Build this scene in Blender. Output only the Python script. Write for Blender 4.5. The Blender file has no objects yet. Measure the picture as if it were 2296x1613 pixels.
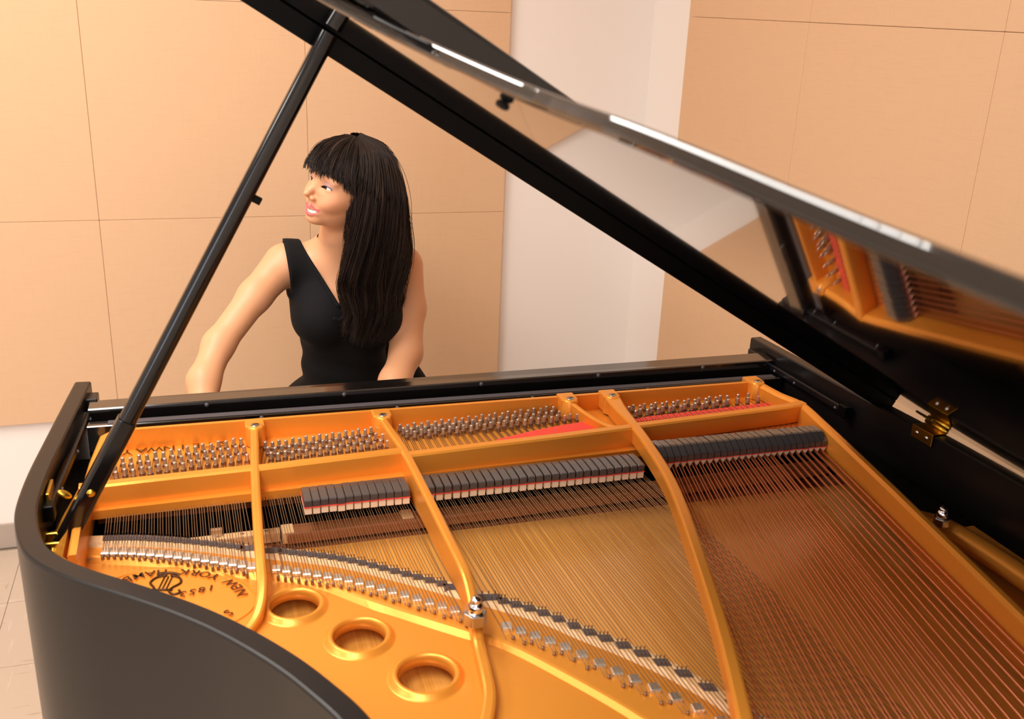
import bpy, bmesh, math, random
import numpy as np
from mathutils import Vector, Matrix

random.seed(7)
np.random.seed(7)
scene = bpy.context.scene
COL = scene.collection
Z0 = 0.93                      # height of the damper line above the floor
PI = math.pi

# ------------------------------------------------------------------ camera
cam_d = bpy.data.cameras.new('camera')
cam = bpy.data.objects.new('camera', cam_d)
COL.objects.link(cam)
cam_d.sensor_width = 36.0
cam_d.lens = 36.0 * 2200 / 2296
cam_d.clip_start = 0.02
_p, _r, _a = math.radians(19.8), math.radians(2.45), math.radians(18.2)
_fw = Vector((math.sin(_a), math.cos(_a), 0))
_rt = Vector((math.cos(_a), -math.sin(_a), 0))
_f = _fw * math.cos(_p) - Vector((0, 0, 1)) * math.sin(_p)
_u = _fw * math.sin(_p) + Vector((0, 0, 1)) * math.cos(_p)
_x = _rt * math.cos(_r) + _u * math.sin(_r)
_y = -_rt * math.sin(_r) + _u * math.cos(_r)
_m = Matrix((_x, _y, -_f)).transposed().to_4x4()
_m.translation = Vector((-0.43, -1.331, 0.716 + Z0))
cam.matrix_world = _m
cam_d.dof.use_dof = True
cam_d.dof.focus_distance = 2.0
cam_d.dof.aperture_fstop = 7.5
scene.camera = cam

# ------------------------------------------------------------------ world, exposure
w = bpy.data.worlds.new('world'); scene.world = w; w.use_nodes = True
w.node_tree.nodes['Background'].inputs[0].default_value = (1.0, 0.93, 0.85, 1)
w.node_tree.nodes['Background'].inputs[1].default_value = 0.15
scene.view_settings.view_transform = 'Standard'
scene.view_settings.look = 'None'
scene.view_settings.exposure = 0.0
scene.view_settings.gamma = 1.0
scene.view_settings.use_curve_mapping = False
try:
    scene.cycles.max_bounces = 8
    scene.cycles.sample_clamp_indirect = 4.0
except Exception:
    pass

ROOM = dict(x0=-3.6, x1=0.98, y0=-3.6, y1=1.67, h=2.75)

def area(name, loc, size, energy, color, target=None):
    l = bpy.data.lights.new(name, 'AREA'); l.shape = 'RECTANGLE'
    l.size, l.size_y = size; l.energy = energy; l.color = color
    o = bpy.data.objects.new(name, l); COL.objects.link(o); o.location = loc
    if target is not None:
        d = Vector(target) - Vector(loc)
        o.rotation_euler = d.to_track_quat('-Z', 'Y').to_euler()
    return o
CEIL_LIGHTS = [(-0.95, 0.35), (-0.95, -1.25), (-2.4, -0.4), (-0.5, -2.6)]
for i, (lx, ly) in enumerate(CEIL_LIGHTS):
    area('ceiling_lamp', (lx, ly, ROOM['h'] - 0.075), (0.55, 1.15), (36, 36, 26, 26)[i], (1.0, 0.95, 0.89))

area('window_daylight', (-2.2, ROOM['y0'] + 0.06, 1.55), (1.5, 1.3), 30, (0.62, 0.78, 1.0), target=(-2.2, 1.0, 1.45))

# ------------------------------------------------------------------ materials
MATS = {}
def lin(c):
    return tuple(((v / 12.92) if v <= 0.04045 else ((v + 0.055) / 1.055) ** 2.4) for v in (x / 255 for x in c))
def mat(name, rgb, rough=0.5, metal=0.0, noise=None, bump=None, coat=0.0, coat_rough=0.05, spec=0.5, sss=0.0):
    """rgb in sRGB 0-255; noise=(scale xyz, second rgb, detail); bump=(scale xyz, strength)"""
    m = bpy.data.materials.new(name); m.use_nodes = True
    nt = m.node_tree; b = nt.nodes['Principled BSDF']
    c = lin(rgb) + (1,)
    b.inputs['Base Color'].default_value = c
    b.inputs['Roughness'].default_value = rough
    b.inputs['Metallic'].default_value = metal
    b.inputs['Coat Weight'].default_value = coat
    b.inputs['Coat Roughness'].default_value = coat_rough
    b.inputs['Specular IOR Level'].default_value = spec
    if sss:
        b.inputs['Subsurface Weight'].default_value = sss
        b.inputs['Subsurface Radius'].default_value = (0.012, 0.005, 0.003)
        b.inputs['Subsurface Scale'].default_value = 1.0
    def tex(scale, detail=3):
        tc = nt.nodes.new('ShaderNodeTexCoord'); mp = nt.nodes.new('ShaderNodeMapping')
        n = nt.nodes.new('ShaderNodeTexNoise'); n.inputs['Detail'].default_value = detail
        n.inputs['Scale'].default_value = 1.0
        mp.inputs['Scale'].default_value = scale
        nt.links.new(tc.outputs['Object'], mp.inputs['Vector']); nt.links.new(mp.outputs[0], n.inputs['Vector'])
        return n
    if noise:
        layers = noise if isinstance(noise, list) else [noise]
        prev = None
        for sc, rgb2, lo, hi in layers:
            n = tex(sc); r = nt.nodes.new('ShaderNodeMapRange')
            r.inputs['From Min'].default_value = lo; r.inputs['From Max'].default_value = hi
            nt.links.new(n.outputs['Fac'], r.inputs['Value'])
            mx = nt.nodes.new('ShaderNodeMix'); mx.data_type = 'RGBA'
            nt.links.new(r.outputs[0], mx.inputs['Factor'])
            if prev is None: mx.inputs[6].default_value = c
            else: nt.links.new(prev, mx.inputs[6])
            mx.inputs[7].default_value = lin(rgb2) + (1,)
            prev = mx.outputs[2]
        nt.links.new(prev, b.inputs['Base Color'])
    if bump:
        n = tex(bump[0]); bp = nt.nodes.new('ShaderNodeBump')
        bp.inputs['Strength'].default_value = bump[1]; bp.inputs['Distance'].default_value = 0.002
        nt.links.new(n.outputs['Fac'], bp.inputs['Height']); nt.links.new(bp.outputs[0], b.inputs['Normal'])
    MATS[name] = m
    return m

mat('fabric_panel', (223, 182, 143), 0.95, 0, noise=[((14, 14, 420), (214, 172, 136), 0.53, 0.95), ((420, 420, 14), (216, 176, 140), 0.55, 0.95)], bump=((300, 300, 300), 0.1))
mat('white_paint', (246, 236, 228), 0.75, bump=((40, 40, 40), 0.03))
mat('base_grey', (176, 160, 146), 0.6)
mat('floor_tile', (196, 176, 156), 0.35, noise=[((45, 9, 45), (160, 132, 108), 0.62, 0.75), ((9, 60, 9), (214, 198, 180), 0.6, 0.8)])
mat('floor_joint', (160, 140, 122), 0.8)
mat('ceiling_tile', (236, 232, 226), 0.9, bump=((120, 120, 120), 0.2))
mat('ebony', (20, 17, 17), 0.30, 0, bump=((25, 400, 400), 0.015), spec=0.42)
mat('ebony_satin', (14, 12, 12), 0.12, 0, spec=0.5)
mat('ebony_polish', (16, 13, 12), 0.14, 0, spec=0.7, coat=1.0, coat_rough=0.08)
mat('ebony_gloss', (5, 4, 4), 0.045, 0, coat=1.0, coat_rough=0.03)
mat('ebony_dark', (5, 5, 6), 0.35, spec=0.12)
mat('black_gap', (8, 6, 5), 0.9)
mat('gold', (236, 154, 56), 0.34, 0.42, bump=((500, 500, 500), 0.05))
mat('gold_text', (238, 168, 74), 0.3, 0.4)
mat('gold_text_shade', (74, 40, 10), 0.4, 0.5)  # darker copy of the letter gold, with the relief's shading put in
mat('brass', (206, 168, 66), 0.28, 1.0)
mat('steel', (188, 182, 176), 0.25, 1.0)
mat('chrome', (225, 225, 232), 0.08, 1.0)
mat('pin_steel', (196, 184, 170), 0.32, 0.75)
mat('coil', (138, 108, 90), 0.4, 0.7)
mat('string_steel', (150, 122, 92), 0.35, 0.8)
mat('string_copper', (238, 152, 104), 0.36, 0.85)
mat('silver', (226, 222, 212), 0.3, 0.9)
mat('spruce', (246, 176, 84), 0.3, 0, noise=[((260, 2.2, 10), (226, 150, 58), 0.42, 0.7)], coat=1.0, coat_rough=0.16)
mat('maple', (232, 190, 140), 0.5, 0, noise=[((120, 4, 120), (214, 166, 112), 0.4, 0.7)])
mat('mahogany', (150, 88, 48), 0.5, 0, noise=[((8, 160, 160), (122, 66, 34), 0.4, 0.7)])
mat('graphite', (74, 70, 74), 0.45)
mat('red_felt', (232, 74, 58), 0.95)
mat('brown_felt', (168, 124, 88), 0.95, bump=((600, 600, 600), 0.3))
mat('white_felt', (232, 204, 172), 0.95)
mat('damper_black', (66, 62, 63), 0.3, coat=0.8, coat_rough=0.2)

# ------------------------------------------------------------------ mesh helpers
def link(o, parent=None, kind=None):
    COL.objects.link(o)
    if parent is not None: o.parent = parent
    if kind: o['kind'] = kind
    return o
def mesh(name, V, F, m=None, smooth=False, mats=None, fm=None):
    me = bpy.data.meshes.new(name)
    me.from_pydata([tuple(v) for v in V], [], [tuple(f) for f in F])
    if mats:
        for x in mats: me.materials.append(MATS[x])
        if fm is not None: me.polygons.foreach_set('material_index', fm)
    elif m: me.materials.append(MATS[m])
    if smooth: me.polygons.foreach_set('use_smooth', [True] * len(me.polygons))
    me.update()
    return me
def fixn(me):
    bm = bmesh.new(); bm.from_mesh(me); bmesh.ops.recalc_face_normals(bm, faces=bm.faces); bm.to_mesh(me); bm.free(); return me
def obj(name, me, parent=None, loc=None, rot=None, bevel=None, seg=2, kind=None, label=None, smooth_angle=None):
    o = bpy.data.objects.new(name, me); link(o, parent, kind)
    if loc is not None: o.location = loc
    if rot is not None: o.rotation_euler = rot
    if bevel:
        b = o.modifiers.new('bevel', 'BEVEL'); b.width = bevel; b.segments = seg; b.limit_method = 'ANGLE'; b.angle_limit = math.radians(40)
        b.harden_normals = False
    if label: o['label'] = label
    return o
def thing(name, label, cat, loc=(0, 0, 0), group=None):
    o = bpy.data.objects.new(name, None); COL.objects.link(o); o.location = loc
    o.empty_display_size = 0.1
    o['label'] = label; o['category'] = cat
    if group: o['group'] = group
    return o
BOXF = [(0, 3, 2, 1), (4, 5, 6, 7), (0, 1, 5, 4), (1, 2, 6, 5), (2, 3, 7, 6), (3, 0, 4, 7)]
def box(x0, x1, y0, y1, z0, z1):
    return [(x0, y0, z0), (x1, y0, z0), (x1, y1, z0), (x0, y1, z0), (x0, y0, z1), (x1, y0, z1), (x1, y1, z1), (x0, y1, z1)], BOXF
def wbox(name, x0, x1, y0, y1, z0, z1, m, parent=None, **k):
    V, F = box(x0, x1, y0, y1, z0, z1)
    return obj(name, mesh(name, V, F, m), parent, **k)
def pbox(name, x0, x1, y0, y1, z0, z1, m, parent=None, **k):       # piano heights
    return wbox(name, x0, x1, y0, y1, z0 + Z0, z1 + Z0, m, parent, **k)
def join(parts):
    V, F = [], []
    for v, f in parts:
        n = len(V); V += list(v); F += [tuple(i + n for i in q) for q in f]
    return V, F
def prism(poly, z0, z1):
    n = len(poly)
    V = [(x, y, z0) for x, y in poly] + [(x, y, z1) for x, y in poly]
    F = [tuple(range(n))[::-1], tuple(range(n, 2 * n))]
    F += [(i, (i + 1) % n, n + (i + 1) % n, n + i) for i in range(n)]
    return V, F
def sm(pts, per=6, closed=False):
    """Catmull-Rom through the points"""
    P = [np.array(p, float) for p in pts]; out = []
    n = len(P); rng = n if closed else n - 1
    for i in range(rng):
        p1, p2 = P[i], P[(i + 1) % n]
        p0 = P[i - 1] if (i > 0 or closed) else 2 * p1 - p2
        p3 = P[(i + 2) % n] if (i + 2 < n or closed) else 2 * p2 - p1
        for k in range(per):
            t = k / per
            out.append(0.5 * ((2 * p1) + (p2 - p0) * t + (2 * p0 - 5 * p1 + 4 * p2 - p3) * t * t + (3 * p1 - p0 - 3 * p2 + p3) * t ** 3))
    if not closed: out.append(P[-1])
    return out
def sweep(path, prof, up=(0, 0, 1), closed=False):
    """prof(i) or list of (side, up) points; path of 3-D points"""
    P = [np.array(p, float) for p in path]; n = len(P); V = []; F = []
    up = np.array(up, float)
    for i, p in enumerate(P):
        if closed: t = P[(i + 1) % n] - P[i - 1]
        else: t = P[min(i + 1, n - 1)] - P[max(i - 1, 0)]
        t = t / (np.linalg.norm(t) + 1e-12)
        s = np.cross(t, up); s /= np.linalg.norm(s) + 1e-12
        u = np.cross(s, t)
        pr = prof(i / (n - 1)) if callable(prof) else prof
        for a, b in pr: V.append(tuple(p + s * a + u * b))
    k = len(pr)
    for i in range(n if closed else n - 1):
        j = (i + 1) % n
        for q in range(k):
            r = (q + 1) % k
            F.append((i * k + q, i * k + r, j * k + r, j * k + q))
    if not closed:
        F.append(tuple(range(k))[::-1]); F.append(tuple((n - 1) * k + q for q in range(k)))
    return V, F
def circ(r, n=8, ph=0.0):
    return [(r * math.cos(2 * PI * i / n + ph), r * math.sin(2 * PI * i / n + ph)) for i in range(n)]
def tube(path, r, n=6): return sweep(path, circ(r, n), up=(0.02, 0.03, 1))
def lathe(prof, n=24):
    """closed or open profile of (r, z) around z"""
    V = []; F = []
    k = len(prof)
    for i in range(n):
        a = 2 * PI * i / n
        for r, z in prof: V.append((r * math.cos(a), r * math.sin(a), z))
    for i in range(n):
        j = (i + 1) % n
        for q in range(k - 1):
            F.append((i * k + q, j * k + q, j * k + q + 1, i * k + q + 1))
    return V, F
def rrect(w, h, r=0.003, n=3):
    pts = []
    for cx, cy, a0 in ((w / 2 - r, h / 2 - r, 0), (-w / 2 + r, h / 2 - r, PI / 2), (-w / 2 + r, -h / 2 + r, PI), (w / 2 - r, -h / 2 + r, 1.5 * PI)):
        for k in range(n + 1):
            a = a0 + k * PI / 2 / n
            pts.append((cx + r * math.cos(a), cy + r * math.sin(a)))
    return pts
def up3(V, dz=Z0): return [(x, y, z + dz) for x, y, z in V]
def pobj(name, VF, m, parent, smooth=False, **k):
    me = fixn(mesh(name, up3(VF[0]), VF[1], m, smooth))
    return obj(name, me, parent, **k)
def interp(tab, x):
    xs = [t[0] for t in tab]
    return np.array([np.interp(x, xs, [t[i] for t in tab]) for i in range(1, len(tab[0]))])

# ================================================================== THE ROOM
R = ROOM
floor = wbox('floor', R['x0'], R['x1'], R['y0'], R['y1'], -0.06, -0.004, 'floor_joint', kind='structure')
T = 0.305
tv, tf = box(-T / 2 + 0.0008, T / 2 - 0.0008, -T / 2 + 0.0008, T / 2 - 0.0008, -0.004, 0.0)
tile_me = mesh('floor_tile', tv, tf, 'floor_tile')
nx = 0
for i in range(13):
    for j in range(16):
        cx, cy = R['x0'] + 0.14 + T * (i + 0.5), R['y1'] - 0.02 - T * (j + 0.5)
        if cx > R['x1'] - T / 2 or cy < R['y0'] + T / 2: continue
        o = obj('floor_tile', tile_me, floor, loc=(cx, cy, 0), rot=(0, 0, random.choice((0, PI / 2, PI)) if True else 0))
wbox('ceiling', R['x0'], R['x1'], R['y0'], R['y1'], R['h'], R['h'] + 0.05, 'ceiling_tile', kind='structure')
wall_back = wbox('wall_back', R['x0'] - 0.1, R['x1'] + 0.1, R['y1'] + 0.0, R['y1'] + 0.12, 0, R['h'], 'white_paint', kind='structure')
wall_right = wbox('wall_right', R['x1'], R['x1'] + 0.12, R['y0'], R['y1'], 0, R['h'], 'white_paint', kind='structure')
wbox('wall_left', R['x0'] - 0.12, R['x0'], R['y0'], R['y1'], 0, R['h'], 'white_paint', kind='structure')
wbox('wall_front', R['x0'] - 0.1, R['x1'] + 0.1, R['y0'] - 0.12, R['y0'], 0, R['h'], 'white_paint', kind='structure')
wbox('baseboard_back', R['x0'], R['x1'], R['y1'] - 0.008, R['y1'], 0, 0.084, 'base_grey', kind='structure', bevel=0.003)
wbox('baseboard_right', R['x1'] - 0.008, R['x1'], R['y0'], R['y1'] - 0.008, 0, 0.084, 'base_grey', kind='structure', bevel=0.003)
win = wbox('window_1', -3.0, -1.4, R['y0'], R['y0'] + 0.03, 0.85, 2.25, 'white_paint', kind='structure')
# acoustic panels
PX = [0.500, -0.112, -0.704, -1.314, -1.924, -2.534]
PZ = [-0.514, 0.095, 0.697, 1.306]
pm = {}
def panel_mesh(wd, ht):
    k = (round(wd, 3), round(ht, 3))
    if k not in pm:
        V, F = box(-wd / 2 + 0.0003, wd / 2 - 0.0003, -0.011, 0.011, -ht / 2 + 0.0003, ht / 2 - 0.0003)
        pm[k] = mesh('wall_panel', V, F, 'fabric_panel')
    return pm[k]
for i in range(5):
    for j in range(3):
        wd, ht = PX[i] - PX[i + 1], PZ[j + 1] - PZ[j]
        obj('wall_panel', panel_mesh(wd, ht), wall_back, loc=((PX[i] + PX[i + 1]) / 2, R['y1'] - 0.011, (PZ[j] + PZ[j + 1]) / 2 + Z0), bevel=0.0015)
PY = [1.387, 0.776, 0.165, -0.446, -1.057, -1.668]
PZ2 = [-0.514, 0.098, 0.708, 1.318]
for i in range(5):
    for j in range(3):
        wd, ht = PY[i] - PY[i + 1], PZ2[j + 1] - PZ2[j]
        obj('wall_panel', panel_mesh(wd, ht), wall_right, loc=(R['x1'] - 0.011, (PY[i] + PY[i + 1]) / 2, (PZ2[j] + PZ2[j + 1]) / 2 + Z0), rot=(0, 0, PI / 2), bevel=0.0015)
# fluorescent fixtures overhead
for i, (lx, ly) in enumerate(CEIL_LIGHTS):
    t = thing('ceiling_light', ['white ceiling light fixture over the keyboard end', 'white ceiling light fixture over the piano tail',
              'white ceiling light fixture by the left wall', 'white ceiling light fixture at the back of the room'][i], 'ceiling light', (lx, ly, R['h']), 'ceiling lights')
    fr = join([box(-0.31, -0.28, -0.6, 0.6, -0.07, 0), box(0.28, 0.31, -0.6, 0.6, -0.07, 0), box(-0.28, 0.28, -0.6, -0.58, -0.07, 0), box(-0.28, 0.28, 0.58, 0.6, -0.07, 0)])
    obj('frame', mesh('frame', fr[0], fr[1], 'white_paint'), t)

# ================================================================== THE PIANO
piano = thing('grand_piano', 'black grand piano with open lid and gold iron plate', 'piano')

# ---- rim (case)
OUT = [(-.661, .436), (-.670, .33), (-.683, .167), (-.690, .075), (-.692, -.005), (-.689, -.056), (-.678, -.112), (-.664, -.154), (-.64, -.191), (-.602, -.23), (-.561, -.264), (-.521, -.298), (-.482, -.334), (-.445, -.373), (-.409, -.419), (-.377, -.466), (-.350, -.516), (-.331, -.556), (-.318, -.61), (-.312, -.68), (-.312, -.80), (-.312, -.92), (-.31, -1.02), (-.295, -1.1), (-.25, -1.17), (-.17, -1.21), (-.05, -1.23), (.2, -1.24), (.5, -1.235), (.65, -1.21), (.74, -1.15), (.77, -1.05), (.772, -.8), (.77, -.5), (.766, -.25), (.757, -.05), (.75, .03), (.737, .2), (.722, .436)]
outer = sm(OUT, 5)
def offset(pl, d):
    res = []
    for i, p in enumerate(pl):
        t = pl[min(i + 1, len(pl) - 1)] - pl[max(i - 1, 0)]; t = t / np.linalg.norm(t)
        res.append(p + np.array([-t[1], t[0]]) * d)
    return res
# smooth the measured outline a little
for _ in range(6):
    outer = [outer[0]] + [(outer[i - 1] + 2 * outer[i] + outer[i + 1]) / 4 for i in range(1, len(outer) - 1)] + [outer[-1]]
inner = offset(outer, 0.028)
rim_path = [((o + i) / 2)[0:2] for o, i in zip(outer, inner)]
ZT, ZB = 0.06, -0.275
V = []; F = []
prof = []
N = len(outer)
def rimrow(o, i):
    d = (o - i); d = d / np.linalg.norm(d)
    e = 0.004
    return [(*(o), ZB), (*(o), ZT - e), (*(o - d * e * 0.3), ZT - e * 0.3), (*(o - d * e), ZT), (*(i + d * e * 0.6), ZT), (*(i), ZT - e * 0.6), (*(i), ZB)]
for o, i in zip(outer, inner): V += rimrow(o, i)
k = 7
for a in range(N - 1):
    for q in range(k):
        r = (q + 1) % k
        F.append((a * k + q, a * k + r, (a + 1) * k + r, (a + 1) * k + q))
F.append(tuple(range(k))); F.append(tuple((N - 1) * k + q for q in range(k))[::-1])
rim = pobj('rim', (V, F), 'ebony', piano, smooth=True)
rim.data.set_sharp_from_angle(angle=math.radians(17))

# ---- bottom boards, legs, keybed (support)
kb = pbox('keybed', -.665, .722, .16, .53, -.275, -.235, 'ebony', piano, bevel=.004)
obj('key_slip', mesh('key_slip', *box(-.66, .72, .505, .525, Z0 - .235, Z0 - .205), 'ebony'), kb)
pbox('bottom_frame', -.30, .70, -1.18, .16, -.27, -.21, 'ebony_dark', piano)
for lx, ly in ((-.58, .36), (.64, .36), (.2, -1.02)):
    V, F = lathe([(0, 0.09), (.03, .09), (.034, .12), (.05, .34), (.062, .56), (.062, .60), (.075, .605), (.075, .665), (0, .665)], 20)
    lg = obj('leg', mesh('leg', V, F, 'ebony', True), piano, loc=(lx, ly, 0))
    V, F = lathe([(0, .085), (.016, .085), (.02, .05), (.03, .045), (.03, .01), (.02, 0), (0, 0)], 16)
    obj('caster', mesh('caster', V, F, 'brass', True), lg)
# keyboard behind the nameboard
pbox('white_keys', -.605, .605, .365, .50, -.232, -.207, 'white_felt', piano, bevel=.001)

# ---- nameboard rail in front of the plate
def rail_prof(e):          # e: how much lower the inner ledge lies (it drops towards the bass)
    return [(.382, -.235), (.382, .040), (.379, .0445), (.3425, .0445 - e * .2), (.340, .0425 - e * .2), (.340, .010 - e), (.320, .010 - e), (.319, .030 - e), (.301, .030 - e), (.299, .0285 - e), (.299, -.05), (.33, -.235)]
def xprof(name, pr0, pr1, x0, x1, m, parent, **k):
    n = len(pr0)
    V = [(x0, y, z) for y, z in pr0] + [(x1, y, z) for y, z in pr1]
    F = [tuple(range(n)), tuple(range(n, 2 * n))[::-1]] + [(i, (i + 1) % n, n + (i + 1) % n, n + i) for i in range(n)]
    return pobj(name, (V, F), m, parent, **k)
rail = xprof('nameboard_rail', rail_prof(0), rail_prof(.012), -.632, .694, 'ebony_polish', piano)
xprof('ledge_felt', [(.318, .0302), (.318, .0310), (.302, .0310), (.302, .0302)], [(.318, .0182), (.318, .0190), (.302, .0190), (.302, .0182)], -.60, .68, 'graphite', rail)
for sx in (-.44, -.2, .06, .30, .53):
    V, F = lathe([(0, .0035), (.003, .003), (.004, .001), (.004, 0)], 10)
    obj('screw', mesh('screw', V, F, 'graphite', True), rail, loc=(sx, .34, Z0 + .037), rot=(PI / 2, 0, 0))
    obj('screw', bpy.data.meshes['screw'], rail, loc=(sx + .09, .2985, Z0 + .023 - .010 * (sx + .6) / 1.2), rot=(PI / 2, 0, 0))
# cheek-side slide rails with screws
for side in (-1, 1):
    if side > 0: pa = [(.690, .41, .026), (.694, .3, .026), (.701, .1, .026)]
    else: pa = [(-.630, .41, .030), (-.640, .25, .028), (-.655, .06, .026), (-.658, .02, .026)]
    dr = pobj('desk_slide_rail', sweep(sm(pa, 4), rrect(.007, .013, .002, 2)), 'ebony', piano)
    for fr in (.15, .4, .62, .95):
        q = interp([(i / (len(pa) - 1), *p) for i, p in enumerate(pa)], fr)
        V, F = lathe([(0, .003), (.002, .0027), (.0032, .001), (.0032, 0)], 10)
        obj('screw', mesh('screw', V, F, 'graphite', True), dr, loc=(q[0] - side * .004, q[1], q[2] + Z0 - .002), rot=(0, -side * PI / 2, 0))
    e = pa[-1]
    obj('end_stop', mesh('end_stop', *box(-.008, .008, -.014, .008, -.012, .012), 'ebony_dark'), dr, loc=(e[0], e[1], e[2] + Z0), bevel=.002)
    b = pa[0]
    obj('corner_block', mesh('corner_block', *box(-.014, .010, -.012, .022, -.012, .012), 'ebony'), dr, loc=(b[0], b[1] - .02, b[2] + Z0 + .006), bevel=.002)

# ================================================================== plate
plate = thing('iron_plate', '', '')
del plate['label']; del plate['category']
plate.parent = piano
plate['label'] = 'gold-painted cast iron plate'
ZW = -.005       # pin web level
ZH = -.035       # hitch web level

# pin web
web = prism([(-.622, .075), (-.622, .25), (-.606, .288), (.628, .288), (.650, .14), (.60, .085), (.28, .085), (-.62, .062)], ZW - .014, ZW)
pobj('pin_web', web, 'gold', plate)
# front flange + left corner + left side flange
fl = [(-.621, -.12), (-.622, -.04), (-.621, .06), (-.617, .16), (-.609, .258), (-.588, .281), (-.4, .281), (0, .281), (.3, .281), (.615, .281)]
def flz(i): return .031 if i < 6 else .031 - .006 * (fl[i][0] + .588) / 1.2
Vf = []; Ff = []
off = offset([np.array(p) for p in fl], -.011)
for i, p in enumerate(fl):
    zt = (.030 if i < 5 else flz(i))
    zb = -.036 if i < 3 else -.012
    q = off[i]
    Vf += [(p[0], p[1], zb), (p[0], p[1], zt - .002), (p[0] * .75 + q[0] * .25, p[1] * .75 + q[1] * .25, zt), (q[0], q[1], zt), (q[0], q[1], zb)]
for i in range(len(fl) - 1):
    for a in range(4): Ff.append((i * 5 + a, (i + 1) * 5 + a, (i + 1) * 5 + a + 1, i * 5 + a + 1))
Ff.append((0, 1, 2, 3, 4)); Ff.append(tuple((len(fl) - 1) * 5 + a for a in (4, 3, 2, 1, 0)))
pobj('front_flange', (Vf, Ff), 'gold', plate)
# sloping apron between left flange and rim
ap_i = [(-.624, .075), (-.626, .04), (-.627, -.04), (-.626, -.12), (-.60, -.16)]
ap_o = [(-.650, .06), (-.656, .03), (-.661, -.03), (-.652, -.11), (-.61, -.18)]
V = [(x, y, .0295) for x, y in ap_i] + [(x, y, -.012) for x, y in ap_o] + [(x, y, -.05) for x, y in ap_o] + [(x, y, -.05) for x, y in ap_i]
n = 5
F = [(i, i + 1, n + i + 1, n + i) for i in range(4)] + [(n + i, n + i + 1, 2 * n + i + 1, 2 * n + i) for i in range(4)] + [(3 * n + i, 3 * n + i + 1, i + 1, i) for i in range(4)] + [(0, 5, 10, 15), (4, 19, 14, 9)]
pobj('side_apron', (V, F), 'gold', plate, smooth=False)

# bars over the strings
def bar(pa, wd=.020, zt=.03, zb=-.017):
    return sweep([(x, y, 0) for x, y in pa], [(-wd / 2, zb), (-wd / 2, zt - .004), (-wd / 2 + .0015, zt - .001), (-wd / 2 + .004, zt), (wd / 2 - .003, zt), (wd / 2, zt - .003), (wd / 2, zb)])
BARS = [[(-.625, .082), (-.5, .087), (-.377, .091)], [(-.377, .088), (-.25, .096), (-.137, .103)], [(-.137, .085), (0, .094), (.13, .101), (.28, .112)], [(.27, .110), (.45, .122), (.60, .134), (.640, .142)]]
for i, b in enumerate(BARS):
    zt = .030
    o = pobj('capo_bar', bar(b, zt=(.030 if i < 3 else .032), zb=(-.0135 if i < 3 else -.002)), 'gold', plate)
# struts
def strut(name, pa, wd, depth, m='gold', per=6):
    P = sm(pa, per); n = len(P) - 1
    W = wd if callable(wd) else (lambda t: wd); D = depth if callable(depth) else (lambda t: depth)
    def pr(t):
        a = W(t) / 2; d = D(t); e = min(.004, a * .6)
        return [(-a * .8, -d), (-a, -e), (-a + e * .3, -e * .3), (-a + e, 0), (a - e, 0), (a - e * .3, -e * .3), (a, -e), (a * .8, -d)]
    return pobj(name, sweep(P, pr), m, plate, smooth=False)
strut('strut', [(-.366, .245, .028), (-.369, .18, .029), (-.374, .09, .031), (-.378, .0, .032), (-.381, -.08, .029), (-.383, -.15, .016), (-.384, -.19, -.002), (-.390, -.22, -.016), (-.402, -.245, -.024), (-.43, -.28, -.03)], .014, lambda t: .040 * (1 - t) + .012)
strut('strut', [(-.148, .245, .028), (-.143, .18, .029), (-.137, .09, .031), (-.136, -.08, .034), (-.1355, -.20, .034), (-.134, -.27, .031), (-.134, -.305, .020), (-.137, -.345, .000), (-.141, -.375, -.012), (-.146, -.42, -.014), (-.153, -.46, -.018), (-.175, -.51, -.022), (-.21, -.57, -.028)], lambda t: .014 + .006 * max(0, t - .6), lambda t: .046 * (1 - t) + .014)
strut('strut', [(.290, .240, .031), (.284, .185, .030), (.277, .105, .032), (.257, -.03, .033), (.236, -.13, .033), (.195, -.27, .033), (.135, -.46, .031), (.077, -.618, .029), (.0, -.82, .02), (-.05, -.98, .0)], lambda t: .030 - .012 * min(1, t * 5), lambda t: .03)
strut('strut', [(.205, .243, .030), (.224, .20, .020), (.245, .155, .016), (.262, .125, .024), (.276, .105, .031)], .009, .03)
# right flange
rf = [(.617, .262, .028), (.626, .20, .028), (.636, .140, .031), (.622, .05, .032), (.605, -.05, .032), (.578, -.2, .032), (.551, -.343, .032), (.514, -.545, .031), (.46, -.82, .03), (.42, -1.02, .028)]
pobj('spine_flange', sweep(sm(rf, 5), [(-.007, -.055), (-.007, -.003), (-.005, -.0008), (-.002, 0), (.004, -.001), (.009, -.006), (.012, -.055)]), 'gold', plate)
# bosses with bolts
for bx, by, bz in ((-.364, .247, .031), (-.146, .245, .031), (.207, .248, .032), (.291, .245, .033), (.613, .262, .030)):
    V, F = lathe([(0, 0), (.0115, 0), (.0135, -.0015), (.0145, -.004), (.017, -.034), (0, -.034)], 20)
    bo = obj('boss', mesh('boss', V, F, 'gold', True), plate, loc=(bx, by, bz + Z0))
    bo.data.set_sharp_from_angle(angle=math.radians(40))
    fill = obj('boss_web', mesh('boss_web', *box(-.0165, .0165, 0, .034, -.034, -.001), 'gold'), bo, bevel=.003)
    V, F = lathe([(0, .0012), (.006, .0012), (.0075, 0), (.0075, -.001)], 14)
    obj('plate_screw', mesh('plate_screw', V, F, 'steel', True), bo)
    obj('slot', mesh('slot', *box(-.0065, .0065, -.0007, .0007, .0011, .0016), 'black_gap'), bo, rot=(0, 0, .5))
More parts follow.
